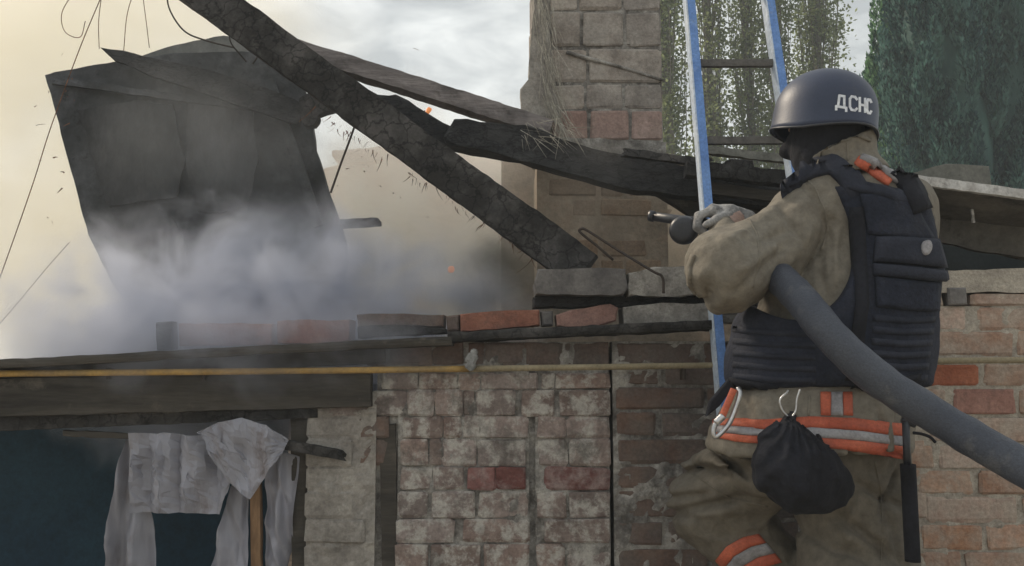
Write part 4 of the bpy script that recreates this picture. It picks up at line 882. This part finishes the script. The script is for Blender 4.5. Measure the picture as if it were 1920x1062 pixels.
ribbon('seam', jb, [(1518, 742), (1516, 780)], 3.5, M['tan'], jk, off=.0005, th=.002, seg=8, across=1)
ribbon('collar_hem', jb, [(1504, 288), (1530, 266), (1566, 253), (1604, 252), (1632, 264)], 7, M['tan'], cl_, off=.0005, th=.005, seg=20, across=1)
ribbon('collar_seam', jb, [(1587, 254), (1590, 302)], 3.5, M['tan'], cl_, off=.0005, th=.003, seg=8, across=1)
# stripe on the right shoulder
ribbon('orange_band', jb, [(1606, 302), (1630, 318), (1652, 334), (1668, 344)], 15, M['orange'], jk, off=.004, th=.006, seg=12)
ribbon('silver_band', jb, [(1612, 298), (1638, 308), (1662, 326), (1684, 343)], 11, M['silver'], jk, off=.005, th=.009, seg=12)
# --- trousers
def trousers(p):
    d = loft(p, [row(770, 1520, 145, .60), row(830, 1518, 162, .62), row(900, 1530, 160, .62), row(930, 1540, 150, .6)])
    a1 = cone(p, HLt, KL, .118, .112); a2 = cone(p, KL, AL+Vector((-.03, 0, .05)), .118, .098)
    ax = (KL-HLt).normalized()
    u = (p-A3(HLt))@A3(ax)
    L_ = smin(a1, a2, .03)
    f1 = .018*np.abs(nz(p+0.03*nz(p, 6, 3)[..., None], (7, 7, 10), 31))+.007*np.abs(nz(p, (16, 20, 26), 32))
    L_ = L_+f1-.006
    for (qa, qb, dep, wd) in (((1258, 905), (1370, 880), .020, .013), ((1290, 862), (1385, 905), .014, .012), ((1250, 945), (1330, 930), .016, .010), ((1258, 975), (1400, 925), .022, .013), ((1370, 905), (1440, 925), .018, .012)):
        a = P(*qa, 2.40); b = P(*qb, 2.33); c = cone(p, a, b, .002, .002)
        # crease kept to the visible shell of the leg
        L_ = L_+dep*np.exp(-(np.minimum(np.linalg.norm((p-A3(a))[..., [0, 2]]-np.clip((((p-A3(a))[..., [0, 2]])@A3(b-a)[[0, 2]])/(A3(b-a)[[0, 2]]@A3(b-a)[[0, 2]]), 0, 1)[..., None]*A3(b-a)[[0, 2]], axis=-1), .2)/wd)**2)
    r = cone(p, HRt+Vector((.0, .035, 0)), KR, .138, .142); r = smin(r, cone(p, KR, AR+Vector((0, 0, .12)), .14, .10), .04)
    r = r+.022*np.abs(nz(p, (6, 6, 10), 33))+.008*np.abs(nz(p, (22, 22, 14), 34))-.008
    for (qa, qb, dep, wd) in (((1640, 890), (1690, 862), .018, .010), ((1600, 875), (1700, 900), .012, .012), ((1500, 990), (1640, 1040), .012, .018), ((1660, 880), (1672, 850), .014, .008)):
        a = P(*qa, 2.2); b = P(*qb, 2.2); q = A3(b-a)[[0, 2]]; w2 = (p-A3(a))[..., [0, 2]]; tt = np.clip((w2@q)/(q@q), 0, 1)[..., None]*q
        r = r+dep*np.exp(-(np.linalg.norm(w2-tt, axis=-1)/wd)**2)
    d = smin(smin(d, r, .05), L_, .022)
    d = d+2.0*creases(p, [((1560, 960), (1680, 1050), .012, .014), ((1520, 1010), (1640, 1062), .010, .012), ((1590, 900), (1700, 960), .010, .012), ((1690, 870), (1640, 960), .012, .008), ((1600, 930), (1560, 1060), -.007, .014), ((1650, 960), (1690, 1062), .008, .012),
        ((1340, 830), (1430, 900), .012, .010), ((1380, 830), (1440, 860), .010, .009), ((1300, 900), (1430, 850), -.008, .012), ((1290, 1000), (1420, 960), -.006, .012), ((1270, 1010), (1350, 990), .010, .009)], 2.2)
    return d+.004*nz(p, 12, 35)+.0042*np.abs(nz(p+.02*nz(p, 9, 3)[..., None], (34, 34, 20), 36))
tr = nets('trousers', trousers, (P(1225, 900, 2.35).x-.02, 2.0, .16), (P(1750, 900, 2.3).x, 2.74, P(0, 775, 2.3).z), .0064, M['trouser'], man)
tb = bvh_of(tr)
def leg_band(name, t0_, t1_, m):
    # across the shin, from lower left to upper right
    a0, b0 = (1350, 1062), (1452, 1000)
    A = [(1342, 1050), (1362, 1025), (1392, 1008), (1422, 1001)]; dx, dy = 30, 36
    sh_ = lambda t: [(x+dx*t*1.0, y+dy*t) for x, y in A]
    return drape(name, tb, (sh_(t0_), sh_(t1_)), 16, 3, m, tr, .0015, .004)
ribbon('seam', tb, [(1640, 865), (1652, 920), (1655, 990), (1650, 1080)], 3.5, M['trouser'], tr, off=.0005, th=.0022, seg=20, across=1)
ribbon('seam', tb, [(1300, 890), (1370, 935), (1440, 950)], 3.5, M['trouser'], tr, off=.0005, th=.0022, seg=20, across=1)
leg_band('orange_band', 0, .48, M['orange']); leg_band('silver_band', .5, 1.0, M['silver']); leg_band('orange_band', 1.02, 1.5, M['orange'])
# --- boots
def boot(a, f, top, nm):
    def s(p):
        d = cone(p, top, a, .075, .062); d = smin(d, cone(p, a+Vector((0, -.03, -.035)), f+Vector((0, -.02, 0)), .056, .046), .03)
        return smax(d+.003*nz(p, 30, 41), (a.z-.105)-p[..., 2], .006)
    nets('boot', s, tuple(np.minimum(np.minimum(A3(a), A3(f)), A3(top))-.12), tuple(np.maximum(np.maximum(A3(a), A3(f)), A3(top))+.12), .009, M['boot'], man)
boot(AL, FL, P(1455, 1068, 2.45), 'l'); boot(AR+Vector((0, 0, .02)), FR+Vector((0, 0, .02)), AR+Vector((0, 0, .16)), 'r')
# --- hose and nozzle
hose = empty('fire_hose', P(1700, 720, 2.0)); tag(hose, 'thick dark fire hose under the arm of the firefighter, running to the right edge', 'hose')
hp = [P(1372, 432, 2.40), P(1400, 455, 2.36), P(1440, 500, 2.24), P(1500, 560, 2.08), P(1560, 632, 2.0), P(1640, 706, 1.98), P(1745, 775, 1.96), P(1850, 838, 1.90), P(1960, 900, 1.82), P(2100, 985, 1.72), P(2350, 1230, 1.6), P(2500, 1440, 1.55), P(2700, 1640, 1.5)]
tube('hose_line', hp, .0385, M['rubber'], hose, n=28, sub=12, wob=.045)
# seams along the hose
N0, N1 = P(1219, 405, 2.50), P(1345, 424, 2.415)
bd_ = (N1-N0).normalized()
tube('barrel', [N0, N0+bd_*.09, N0+bd_*.1, N1+bd_*.03], .0125, M['black_metal'], hose, n=18, sub=1, r2=.0165)
tube('barrel_lip', [N0-bd_*.002, N0+bd_*.012], .0155, M['black_metal'], hose, n=18, sub=1)
bp = tube('bore', [N0-bd_*.003, N0-bd_*.0022], .009, M['black'], hose, n=14, sub=1)
kn = P(1282, 432, 2.45)
nets('round_valve', lambda p: smax(np.linalg.norm(p-A3(kn), axis=-1)-.040, np.abs((p-A3(kn))@A3(Vector((.25, .95, .1)).normalized()))-.026, .008), tuple(kn-Vector((.06, .06, .06))), tuple(kn+Vector((.06, .06, .06))), .005, M['black_metal'], hose)
tube('coupling', [N1+bd_*.01, P(1372, 432, 2.40)], .030, M['black_metal'], hose, n=20, sub=1)
# --- gloves, five fingers each, closed round the nozzle and the hose
def glove(wrist, knuck, side, down, rr, sgn=1, name='glove'):
    """wrist, centre of the knuckle row, side = across the palm towards the little finger, down = the way the fingers curl"""
    w_, k_ = Vector(wrist), Vector(knuck); f = (k_-w_).normalized(); side = (side-f*side.dot(f)).normalized(); dn = Vector(down).normalized()
    ch = []
    for i, (ln, r0) in enumerate(((.92, .0115), (1.0, .012), (.95, .0115), (.78, .0105))):
        s = side*(-.030+.020*i); a = k_+s; L = .040*ln
        b = a+(f*.55+dn*.45).normalized()*L; c = b+(dn*.95-f*.15).normalized()*L*.75; e = c+(dn*.35-f*.9).normalized()*L*.6
        ch += [(a, b, r0*1.1, r0), (b, c, r0, r0*.95), (c, e, r0*.95, r0*.85)]
    t0 = w_+f*.03-side*.030; t1 = t0+(f*.6-side*.55+dn*.5).normalized()*.038; t2 = t1+(f*.7+dn*.7).normalized()*.030
    def s(p):
        d = smin(cone(p, w_-f*.02, w_+f*.02, .034, .034), cone(p, w_+f*.03-side*.012, k_-side*.016, .026, .020), .02)
        d = smin(d, cone(p, w_+f*.03+side*.014, k_+side*.016, .025, .018), .02)
        for (a, b, r1, r2) in ch: d = smin(d, cone(p, a, b, r1, r2), .005)
        d = smin(d, smin(cone(p, t0, t1, .016, .014), cone(p, t1, t2, .0135, .011), .006), .008)
        return d+.0025*np.abs(nz(p, 55, 51))+.0012*nz(p, 130, 52)
    P_ = [A3(q) for q in (w_, k_)]+[A3(c[1]) for c in ch]+[A3(t2)]
    nets(name, s, tuple(np.min(P_, 0)-.05), tuple(np.max(P_, 0)+.05), .0042, M['glove'], man)
glove(P(1384, 412, 2.405), P(1336, 396, 2.415), Vector((.2, .96, .15)), Vector((-.35, .12, -1)), .03)
glove(WR, P(1462, 470, 2.47), Vector((-.3, .3, -.9)), Vector((-.2, -.9, -.3)), .04)
tube('knit_cuff', [WL+Vector((0, -.01, .0)), P(1378, 420, 2.395), P(1372, 410, 2.40)], .036, material('cuff_knit', (.26, .17, .14), (.38, .27, .23), scale=30, coord='World', bump=.8, bscale=90), man, n=18, sub=3, r2=.033, wob=.08)
# --- gear hanging from him
bag = empty('waist_pouch', P(1490, 770, 2.13)); tag(bag, 'black gathered cloth pouch hanging from two wire clips at his lower back', 'pouch')
bc = P(1498, 885, 2.09); bt = P(1484, 782, 2.14)
def pouch(p):
    d = cone(p, bt, P(1480, 820, 2.12), .016, .035); d = smin(d, ell(p, bc, (.098, .070, .082)), .05)
    d = smin(d, ell(p, P(1520, 915, 2.10), (.092, .06, .055)), .03); d = smin(d, ell(p, P(1455, 860, 2.11), (.05, .055, .07)), .03)
    a = np.arctan2(p[..., 0]-bt.x, -(p[..., 2]-bt.z-.02)); r_ = np.linalg.norm(p-A3(bt), axis=-1)
    return d+.005*np.sin(a*26+3*nz(p, 8, 61))*np.clip(1.2-r_/.22, .15, 1)+.014*np.abs(nz(p, (22, 22, 9), 62))+.006*np.abs(nz(p, 45, 63))-.006
nets('pouch_body', pouch, tuple(bc-Vector((.19, .13, .16))), tuple(bc+Vector((.2, .13, .19))), .0048, M['black'], bag)
for (pts) in ([(1472, 738), (1462, 752), (1467, 770), (1478, 782)], [(1500, 730), (1494, 750), (1492, 770), (1484, 784)], [(1478, 732), (1468, 746)]):
    l_ = [P(x, y, 2.125+.0*i) for i, (x, y) in enumerate(pts)]
    tube('wire_clip', l_, .0024, M['steel'], bag, n=8, sub=5)
cb = empty('carabiner', P(1364, 775, 2.15)); tag(cb, 'large silver and red carabiner clipped at the left side of the jacket hem', 'carabiner')
tube('spine', [P(1384, 728, 2.16), P(1387, 740, 2.15), P(1378, 770, 2.15), P(1366, 796, 2.15), P(1348, 816, 2.15), P(1339, 818, 2.15), P(1338, 806, 2.15), P(1342, 794, 2.15)], .0062, M['steel'], cb, n=10, sub=6)
tube('gate', [P(1342, 794, 2.15), P(1350, 786, 2.15), P(1356, 780, 2.15)], .009, M['steel'], cb, n=10, sub=3)
tube('red_sleeve', [P(1352, 786, 2.152), P(1364, 758, 2.152), P(1376, 730, 2.152)], .0085, M['orange'], cb, n=10, sub=5)
o = prism('black_tool_sheath', [(1366, 712, 2.19), (1376, 726, 2.19), (1350, 762, 2.19), (1325, 781, 2.19), (1333, 752, 2.19)], .02, M['black'], None, jag=.002, seed=4); tag(o, 'pointed black cloth flap sticking out below the vest at his left side', 'pouch flap')
bt_ = empty('baton', P(1706, 800, 2.12)); tag(bt_, 'black gripped baton hanging straight down at his right hip', 'baton')
tube('shaft', [P(1698, 785, 2.12), P(1702, 890, 2.12)], .0085, M['black_metal'], bt_, n=14, sub=1)
tube('grip', [P(1703, 876, 2.12), P(1703, 884, 2.12), P(1711, 1040, 2.12), P(1711, 1046, 2.12)], .0175, M['black'], bt_, n=18, sub=3, r2=.0172)
tube('head', [P(1692, 786, 2.12), P(1716, 796, 2.12)], .009, M['black_metal'], bt_, n=10, sub=1)
tube('lanyard', [P(1712, 812, 2.12), P(1728, 814, 2.12), P(1744, 820, 2.12), P(1754, 830, 2.12)], .0036, M['black'], bt_, n=8, sub=5)
# ------------------------------------------------------------------ torn plastic over the shed opening
def sheetpatch(name, cols, Y, m, parent, rows=40, amp=.012, seed=0, fr=(16, 3), jag=.0022, sub=9, facet=0):
    """cols: list of (top point, bottom point) in the photograph's frame, hung at depth Y; real folds, slight thickness"""
    K = (len(cols)-1)*sub; vs = []; random.seed(seed)
    for k in (0, 1):
        for i in range(K+1):
            t = i/sub; a = min(int(t), len(cols)-2); f = t-a; f2 = f*f*(3-2*f)
            T = [cols[a][0][q]*(1-f2)+cols[a+1][0][q]*f2 for q in (0, 1)]; B = [cols[a][1][q]*(1-f2)+cols[a+1][1][q]*f2 for q in (0, 1)]
            y_ = Y if not isinstance(Y, (list, tuple)) else Y[0]+(Y[1]-Y[0])*i/K
            A_, B_ = P(*T, y_), P(*B, y_)
            for j in range(rows+1):
                v = A_.lerp(B_, j/rows); e = 1 if (i in (0, K) or j in (0, rows)) else 0
                dy = facet*random.uniform(-1, 1)+amp*2.1*(nv((v.x*fr[0], seed, v.z*fr[1]), 1, 71)+.5*nv((v.x*fr[0]*2.3, seed, v.z*fr[1]*2), 1, 72)+.55*abs(nv((v.x*34+v.z*12, seed, v.z*3-v.x*4), 1, 73))+.12*abs(nv((v.x*60, seed, v.z*30), 1, 77)))
                vs.append(v+Vector((nv((v.x, v.z, seed), 30, 74)*jag+(random.uniform(-1, 1)*facet*2.6 if not e else 0), dy+.0012*k, nv((v.x, v.z, seed), 34, 75)*jag*(1.6 if e else .6)+(random.uniform(-1, 1)*facet*1.6 if not e else 0))))
    W = rows+1; N = W*(K+1); fs = []
    for i in range(K):
        for j in range(rows): a = i*W+j; fs += [(a, a+1, a+W+1, a+W), (N+a, N+a+W, N+a+W+1, N+a+1)]
    for i in range(K): fs += [(i*W, (i+1)*W, N+(i+1)*W, N+i*W), ((i+1)*W+rows, i*W+rows, N+i*W+rows, N+(i+1)*W+rows)]
    for j in range(rows): fs += [(j+1, j, N+j, N+j+1), (K*W+j, K*W+j+1, N+K*W+j+1, N+K*W+j)]
    return pyd(name, vs, fs, m, parent, not facet)
ps = empty('plastic_sheet', P(380, 820, WY)); tag(ps, 'torn grey plastic sheeting hanging over the dark shed opening', 'plastic sheet')
sheetpatch('left_strip', [((232, 812), (180, 1090)), ((243, 812), (225, 1100)), ((262, 850), (300, 1120))], WY+.0, M['plastic'], ps, seed=1, fr=(34, 2), amp=.022)
sheetpatch('middle_panel', [((240, 812), (246, 962)), ((300, 812), (296, 962)), ((350, 816), (350, 963)), ((400, 818), (412, 963)), ((470, 800), (424, 930))], WY-.03, M['plastic'], ps, seed=4, fr=(24, 5), amp=.016, rows=15, sub=5, facet=.0021)
sheetpatch('folded_flap', [((368, 812), (380, 822)), ((410, 792), (430, 905)), ((455, 784), (470, 935)), ((500, 797), (494, 900)), ((538, 826), (530, 850))], WY-.075, M['plastic'], ps, seed=7, fr=(14, 9), amp=.014, rows=13, sub=5, facet=.0024)
sheetpatch('right_strip', [((428, 915), (385, 1090)), ((448, 900), (440, 1095)), ((462, 905), (470, 1100))], WY-.005, M['plastic'], ps, seed=9, fr=(30, 3), amp=.018)
sheetpatch('right_strip', [((500, 850), (495, 1090)), ((530, 848), (525, 1098)), ((560, 858), (545, 1030))], WY+.01, M['plastic'], ps, seed=12, fr=(30, 3), amp=.02)
tag(timber('wooden_batten', P(480, 890, WY+.02), P(486, 1500, WY+.02), .03, .03, M['batten'], None, up=Vector((1, 0, 0)), n=20, rough=.003), 'yellowish wooden batten standing between the plastic strips', 'batten')
# ------------------------------------------------------------------ trees beyond
def leaf_mesh(name, C, D, L, W, m, parent):
    """N leaf blades: centres C, directions D, lengths L, widths W (diamond, 2 tris)"""
    N = len(C); D = D/np.linalg.norm(D, axis=1)[:, None]; r_ = rng.normal(size=(N, 3)); S = np.cross(D, r_); S /= np.linalg.norm(S, axis=1)[:, None]
    V = np.stack([C-D*L[:, None]/2, C+S*W[:, None]/2, C+D*L[:, None]/2, C-S*W[:, None]/2], 1).reshape(-1, 3).astype(np.float32)
    me = bpy.data.meshes.new(name); me.vertices.add(4*N); me.vertices.foreach_set('co', V.ravel()); me.loops.add(4*N); me.loops.foreach_set('vertex_index', np.arange(4*N, dtype=np.int32))
    me.polygons.add(N); me.polygons.foreach_set('loop_start', np.arange(0, 4*N, 4, dtype=np.int32)); me.polygons.foreach_set('loop_total', np.full(N, 4, np.int32)); me.update(calc_edges=True)
    return link_mesh(name, me, m, parent)
def poplar(px, Y, H, spread, nb, label, dens=1.0, seed=0):
    global rng
    rng = np.random.default_rng(seed); random.seed(seed)
    x = P(px, 700, Y).x; t = empty('poplar_tree', (x, Y, 0)); tag(t, label, 'tree', 'poplars behind the chimney and ladder')
    tk = tube('trunk', [(x, Y, 0), (x+.1, Y, H*.3), (x-.05, Y, H*.6), (x, Y, H*.96)], .15, M['bark'], t, n=8, sub=4, r2=.03)
    C = []; D = []; limb_v = []; limb_f = []
    for b in range(nb):
        h0 = random.uniform(.03, .72)*H; a = random.uniform(0, 2*math.pi); rad = spread*random.uniform(.3, 1)*(1-.35*h0/H); L = random.uniform(.22, .36)*H
        p0 = Vector((x, Y, h0)); d = Vector((math.cos(a), math.sin(a), 0)); pts = [p0, p0+d*rad*.5+Vector((0, 0, L*.22)), p0+d*rad*.85+Vector((0, 0, L*.55)), p0+d*rad*1.0+Vector((random.gauss(0, .06), 0, L))]
        k = len(limb_v)
        for i, q in enumerate(pts):
            r_ = .022*(1-i/3.6)
            for j in range(4): aa = j*math.pi/2; limb_v.append(q+Vector((math.cos(aa)*r_, math.sin(aa)*r_, 0)))
        for i in range(3):
            for j in range(4): limb_f.append((k+i*4+j, k+i*4+(j+1) % 4, k+(i+1)*4+(j+1) % 4, k+(i+1)*4+j))
        n = int(rng.integers(7, 11)*dens)
        for c in range(n):   # twig clumps along the limb
            s = random.uniform(.18, 1.05)*3; i = min(int(s), 2); q = pts[i].lerp(pts[i+1], min(s-i, 1.2)); m_ = int(rng.integers(12, 26)); cc = np.array(q+Vector((random.gauss(0, .12), random.gauss(0, .12), 0)))
            sp = random.uniform(.06, .14)
            C.append(cc+rng.normal(size=(m_, 3))*np.array((sp, sp, .17))); D.append(rng.normal(size=(m_, 3))*np.array((1, 1, .8))+np.array((0, 0, .2)))
    C = np.concatenate(C); D = np.concatenate(D)
    pyd('limbs', limb_v, limb_f, M['bark'], t)
    leaf_mesh('crown', C, D, rng.uniform(.06, .11, len(C)), rng.uniform(.045, .075, len(C)), M['poplar'], t)
pl = [(1262, 17, 12.5, .50, 64, 'narrow poplar just right of the chimney edge'), (1345, 18, 13.5, .55, 70, 'poplar seen between the rails of the ladder, left one'),
      (1420, 18.5, 14, .55, 74, 'poplar seen between the rails of the ladder, nearer its right rail'), (1478, 17.5, 12, .45, 56, 'slim poplar rising just right of the right ladder rail'),
      (1560, 18.5, 13.5, .62, 84, 'dense poplar standing directly above the helmet'), (1655, 22, 8.0, .40, 40, 'low sparse poplar in the gap before the conifers'),
      (1180, 20, 13, .5, 50, 'poplar mostly hidden behind the chimney stack')]
for i, a in enumerate(pl): poplar(*a[:4], int(a[4]*.95), a[5], dens=1.0, seed=100+i)
def conifer(px, Y, H, rad, label, m, N, seed):
    global rng
    rng = np.random.default_rng(seed); random.seed(seed); x = P(px, 700, Y).x
    t = empty('conifer_tree', (x, Y, 0)); tag(t, label, 'tree', 'conifers at the right')
    tube('trunk', [(x, Y, 0), (x, Y, H*.5), (x, Y, H*.97)], .2, M['bark'], t, n=8, sub=3, r2=.02)
    # upright spires: many plumes, each a flame-shaped clump of small sprays
    C = []; D = []
    npl = 230
    for k in range(npl):
        h = H*(random.random()**.85)*.93; rr = rad*(1-(h/H)**2.2)**.6*random.uniform(.6, 1.12); a = random.uniform(0, 2*math.pi)
        bx, by = x+math.cos(a)*rr, Y+math.sin(a)*rr; pl_h = random.uniform(.6, 1.5); pw = random.uniform(.08, .19); n = N//npl
        tt = rng.random(n); ang = rng.uniform(0, 2*np.pi, n); w_ = pw*np.sin(np.pi*np.clip(tt*.85+.12, 0, 1))**.8*np.sqrt(rng.uniform(.25, 1, n))
        c = np.stack([bx+np.cos(ang)*w_-math.cos(a)*.15*(1-tt), by+np.sin(ang)*w_-math.sin(a)*.15*(1-tt), h+tt*pl_h], 1); C.append(c)
        D.append(np.stack([np.cos(ang)*.4, np.sin(ang)*.4, np.full(n, 1.)], 1)+rng.normal(size=(n, 3))*.3)
    C = np.concatenate(C); D = np.concatenate(D)
    core = [(x, Y, .2), (x, Y, H*.3), (x, Y, H*.7), (x, Y, H*.93)]
    vs = []; fs = []
    for i in range(15):
        h = H*(.02+.9*i/14); r_ = rad*.66*(1-(h/H)**2.2)**.6
        for j in range(16): q = 2*math.pi*j/16; v = Vector((x+math.cos(q)*r_, Y+math.sin(q)*r_, h)); v += Vector((math.cos(q), math.sin(q), 0))*nv(v, 2.2, 5)*.18*min(1, r_*2); vs.append(v)
    for i in range(14):
        for j in range(16): fs.append((i*16+j, i*16+(j+1) % 16, (i+1)*16+(j+1) % 16, (i+1)*16+j))
    pyd('inner_foliage', vs, fs, m, t, True)
    leaf_mesh('crown', C, D, rng.uniform(.05, .12, len(C)), rng.uniform(.02, .045, len(C)), m, t)
conifer(1700, 12.6, 6.1, .55, 'smaller bright green conifer left of the tall dark one', M['thuja'], 60000, 301)
conifer(1660, 13.4, 5.0, .32, 'narrow dark conifer at the left end of the conifer group', M['thuja2'], 26000, 302)
conifer(1800, 11.6, 9.2, .82, 'tall dark bluish conifer filling the upper right', M['thuja2'], 90000, 303)
conifer(1925, 12.2, 9.6, .85, 'tall dark conifer cut by the right edge of the view', M['thuja2'], 70000, 304)
random.seed(11)
# ------------------------------------------------------------------ smoke, flames, haze
def flame(px, py, Y, w_, h_, label):
    c = P(px, py, Y)
    o = nets('flame', lambda p: smin(ell(p, c, (w_, w_*.6, h_*.6)), cone(p, c, c+Vector((w_*.4, 0, h_)), w_*.6, .003), .03)+.012*nz(p, 28, 81), tuple(c-Vector((w_*2, w_*2, h_*1.2))), tuple(c+Vector((w_*2, w_*2, h_*1.5))), .008, M['flame']); tag(o, label, 'flame')
flame(846, 505, 3.75, .008, .018, 'small orange flame glowing in the smoke below the long beam')
flame(800, 211, 3.6, .008, .02, 'flame flickering in the gap between the purlin and the grey rafter')
def smoke_box(name, x0, x1, y0, y1, z0, z1, density, color, label, aniso=.2, ns=2.2, lo=.42, hi=.62, seed=0, falloff=(1, 1, 1), absorb=None, stretch=(1, 1, 1), shape='box', soft=.55, detail=4, dist=.4):
    bm = bmesh.new(); bmesh.ops.create_cube(bm, size=2); me = bpy.data.meshes.new(name); bm.to_mesh(me); bm.free()
    m = bpy.data.materials.new(name); m.use_nodes = True; nt = m.node_tree; n = nt.nodes; l = nt.links
    for q in list(n): n.remove(q)
    out = n.new('ShaderNodeOutputMaterial'); v = n.new('ShaderNodeVolumePrincipled'); l.new(v.outputs[0], out.inputs['Volume'])
    v.inputs['Color'].default_value = (*color, 1); v.inputs['Anisotropy'].default_value = aniso
    if absorb: v.inputs['Absorption Color'].default_value = (*absorb, 1)
    tc = n.new('ShaderNodeTexCoord'); geo = n.new('ShaderNodeNewGeometry')
    # distance falloff inside the box, object space -1..1
    dx = n.new('ShaderNodeVectorMath'); dx.operation = 'MULTIPLY'; dx.inputs[1].default_value = falloff; l.new(tc.outputs['Object'], dx.inputs[0])
    ln = n.new('ShaderNodeVectorMath'); ln.operation = 'LENGTH'; l.new(dx.outputs[0], ln.inputs[0])
    wp = n.new('ShaderNodeMapping'); wp.inputs['Location'].default_value = (seed*3.1, seed, 0); wp.inputs['Scale'].default_value = stretch; l.new(geo.outputs['Position'], wp.inputs[0])
    no = n.new('ShaderNodeTexNoise'); no.inputs['Scale'].default_value = ns; no.inputs['Detail'].default_value = detail; no.inputs['Roughness'].default_value = .55; no.inputs['Distortion'].default_value = dist; l.new(wp.outputs[0], no.inputs['Vector'])
    # noisy edge: radius pushed in and out by the noise
    ad = n.new('ShaderNodeMath'); ad.operation = 'MULTIPLY_ADD'; ad.inputs[1].default_value = -.9; l.new(no.outputs['Fac'], ad.inputs[0]); l.new(ln.outputs['Value'], ad.inputs[2])
    fo = n.new('ShaderNodeMapRange'); fo.interpolation_type = 'SMOOTHSTEP'; fo.inputs['From Min'].default_value = .52; fo.inputs['From Max'].default_value = .52-soft; fo.inputs['To Min'].default_value = 0; fo.inputs['To Max'].default_value = 1; l.new(ad.outputs[0], fo.inputs[0])
    mr = n.new('ShaderNodeMapRange'); mr.interpolation_type = 'SMOOTHSTEP'; mr.inputs['From Min'].default_value = lo; mr.inputs['From Max'].default_value = hi; mr.inputs['To Min'].default_value = .12; mr.inputs['To Max'].default_value = 1; l.new(no.outputs['Fac'], mr.inputs[0])
    mu = n.new('ShaderNodeMath'); mu.operation = 'MULTIPLY'; l.new(fo.outputs[0], mu.inputs[0]); l.new(mr.outputs[0], mu.inputs[1])
    m2 = n.new('ShaderNodeMath'); m2.operation = 'MULTIPLY'; m2.inputs[1].default_value = density; l.new(mu.outputs[0], m2.inputs[0]); l.new(m2.outputs[0], v.inputs['Density'])
    me.materials.append(m); o = bpy.data.objects.new(name, me); col.objects.link(o)
    o.location = ((x0+x1)/2, (y0+y1)/2, (z0+z1)/2); o.scale = ((x1-x0)/2, (y1-y0)/2, (z1-z0)/2); tag(o, label, 'smoke', kind='stuff'); return o
def zp(py, Y): return P(0, py, Y).z
# bluish smoke boiling over the wall top, in front of the black sheet
smoke_box('smoke', P(-20, 0, 3.3).x, P(1060, 0, 3.3).x, 2.62, 3.66, zp(900, 3.2), zp(368, 3.3), 13, (.67, .70, .79), 'bluish grey smoke rolling along the wall top before the black sheet', seed=1, ns=4.2, soft=.7, lo=.42, hi=.58, aniso=.3, detail=8, dist=1.0)
smoke_box('smoke', P(-40, 0, 2.75).x, P(930, 0, 2.75).x, 2.58, 2.95, zp(770, 2.75), zp(530, 2.75), 11, (.66, .69, .78), 'thin smoke spilling over the ledge and its loose bricks', seed=21, ns=4, soft=.7, lo=.35, hi=.6)
# warm smoke drifting at the far left and behind the sheet
smoke_box('smoke', -5.2, -.7, 4.2, 7.5, .4, 4.9, 2.0, (.72, .68, .55), 'warm yellowish smoke filling the left background', aniso=.35, absorb=(.84, .72, .52), seed=5, ns=.8, soft=.8, lo=.25, hi=.6)
smoke_box('smoke', -1.5, .5, 3.95, 5.15, .7, 2.75, 4.5, (.98, .84, .76), 'pale pinkish smoke between the rafters and the clay wall', aniso=.3, absorb=(.9, .7, .5), seed=8, ns=1.6, soft=.7, lo=.3, hi=.6)
smoke_box('smoke', P(820, 0, 3.3).x, P(1040, 0, 3.3).x, 3.05, 3.6, zp(640, 3.3), zp(410, 3.3), 7, (.16, .16, .14), 'dark sooty smoke curling under the long beam beside the coping', seed=11, ns=5, soft=.6, lo=.4, hi=.6)
smoke_box('smoke', P(60, 0, 3.2).x, P(720, 0, 3.2).x, 2.95, 3.65, zp(520, 3.3), zp(20, 3.3), .5, (.7, .72, .74), 'thin veil of smoke in front of the black sheet', seed=14, ns=2, soft=.8, lo=.3, hi=.7)
smoke_box('smoke', P(980, 0, 3.1).x, P(1300, 0, 3.1).x, 2.98, 3.4, zp(520, 3.1), zp(200, 3.1), 1.0, (.80, .76, .70), 'faint smoke drifting past the chimney base', seed=25, ns=4, soft=.8, lo=.3, hi=.6)
smoke_box('smoke', P(960, 0, 3.8).x, P(1400, 0, 3.8).x, 3.3, 4.28, zp(620, 3.8), zp(260, 3.8), 1.6, (.90, .78, .62), 'thin brownish smoke hanging before the inner gable wall', seed=17, ns=3, soft=.8, lo=.3, hi=.6)
hz = box('haze', -70, 70, -12, 60, -1.2, 22, None); 
mh = bpy.data.materials.new('haze'); mh.use_nodes = True
for q in list(mh.node_tree.nodes): mh.node_tree.nodes.remove(q)
oh = mh.node_tree.nodes.new('ShaderNodeOutputMaterial'); vh = mh.node_tree.nodes.new('ShaderNodeVolumePrincipled'); mh.node_tree.links.new(vh.outputs[0], oh.inputs['Volume'])
vh.inputs['Density'].default_value = .005; vh.inputs['Color'].default_value = (.80, .88, .95, 1); hz.data.materials.append(mh); tag(hz, 'thin smoky air round the whole yard', kind='stuff')
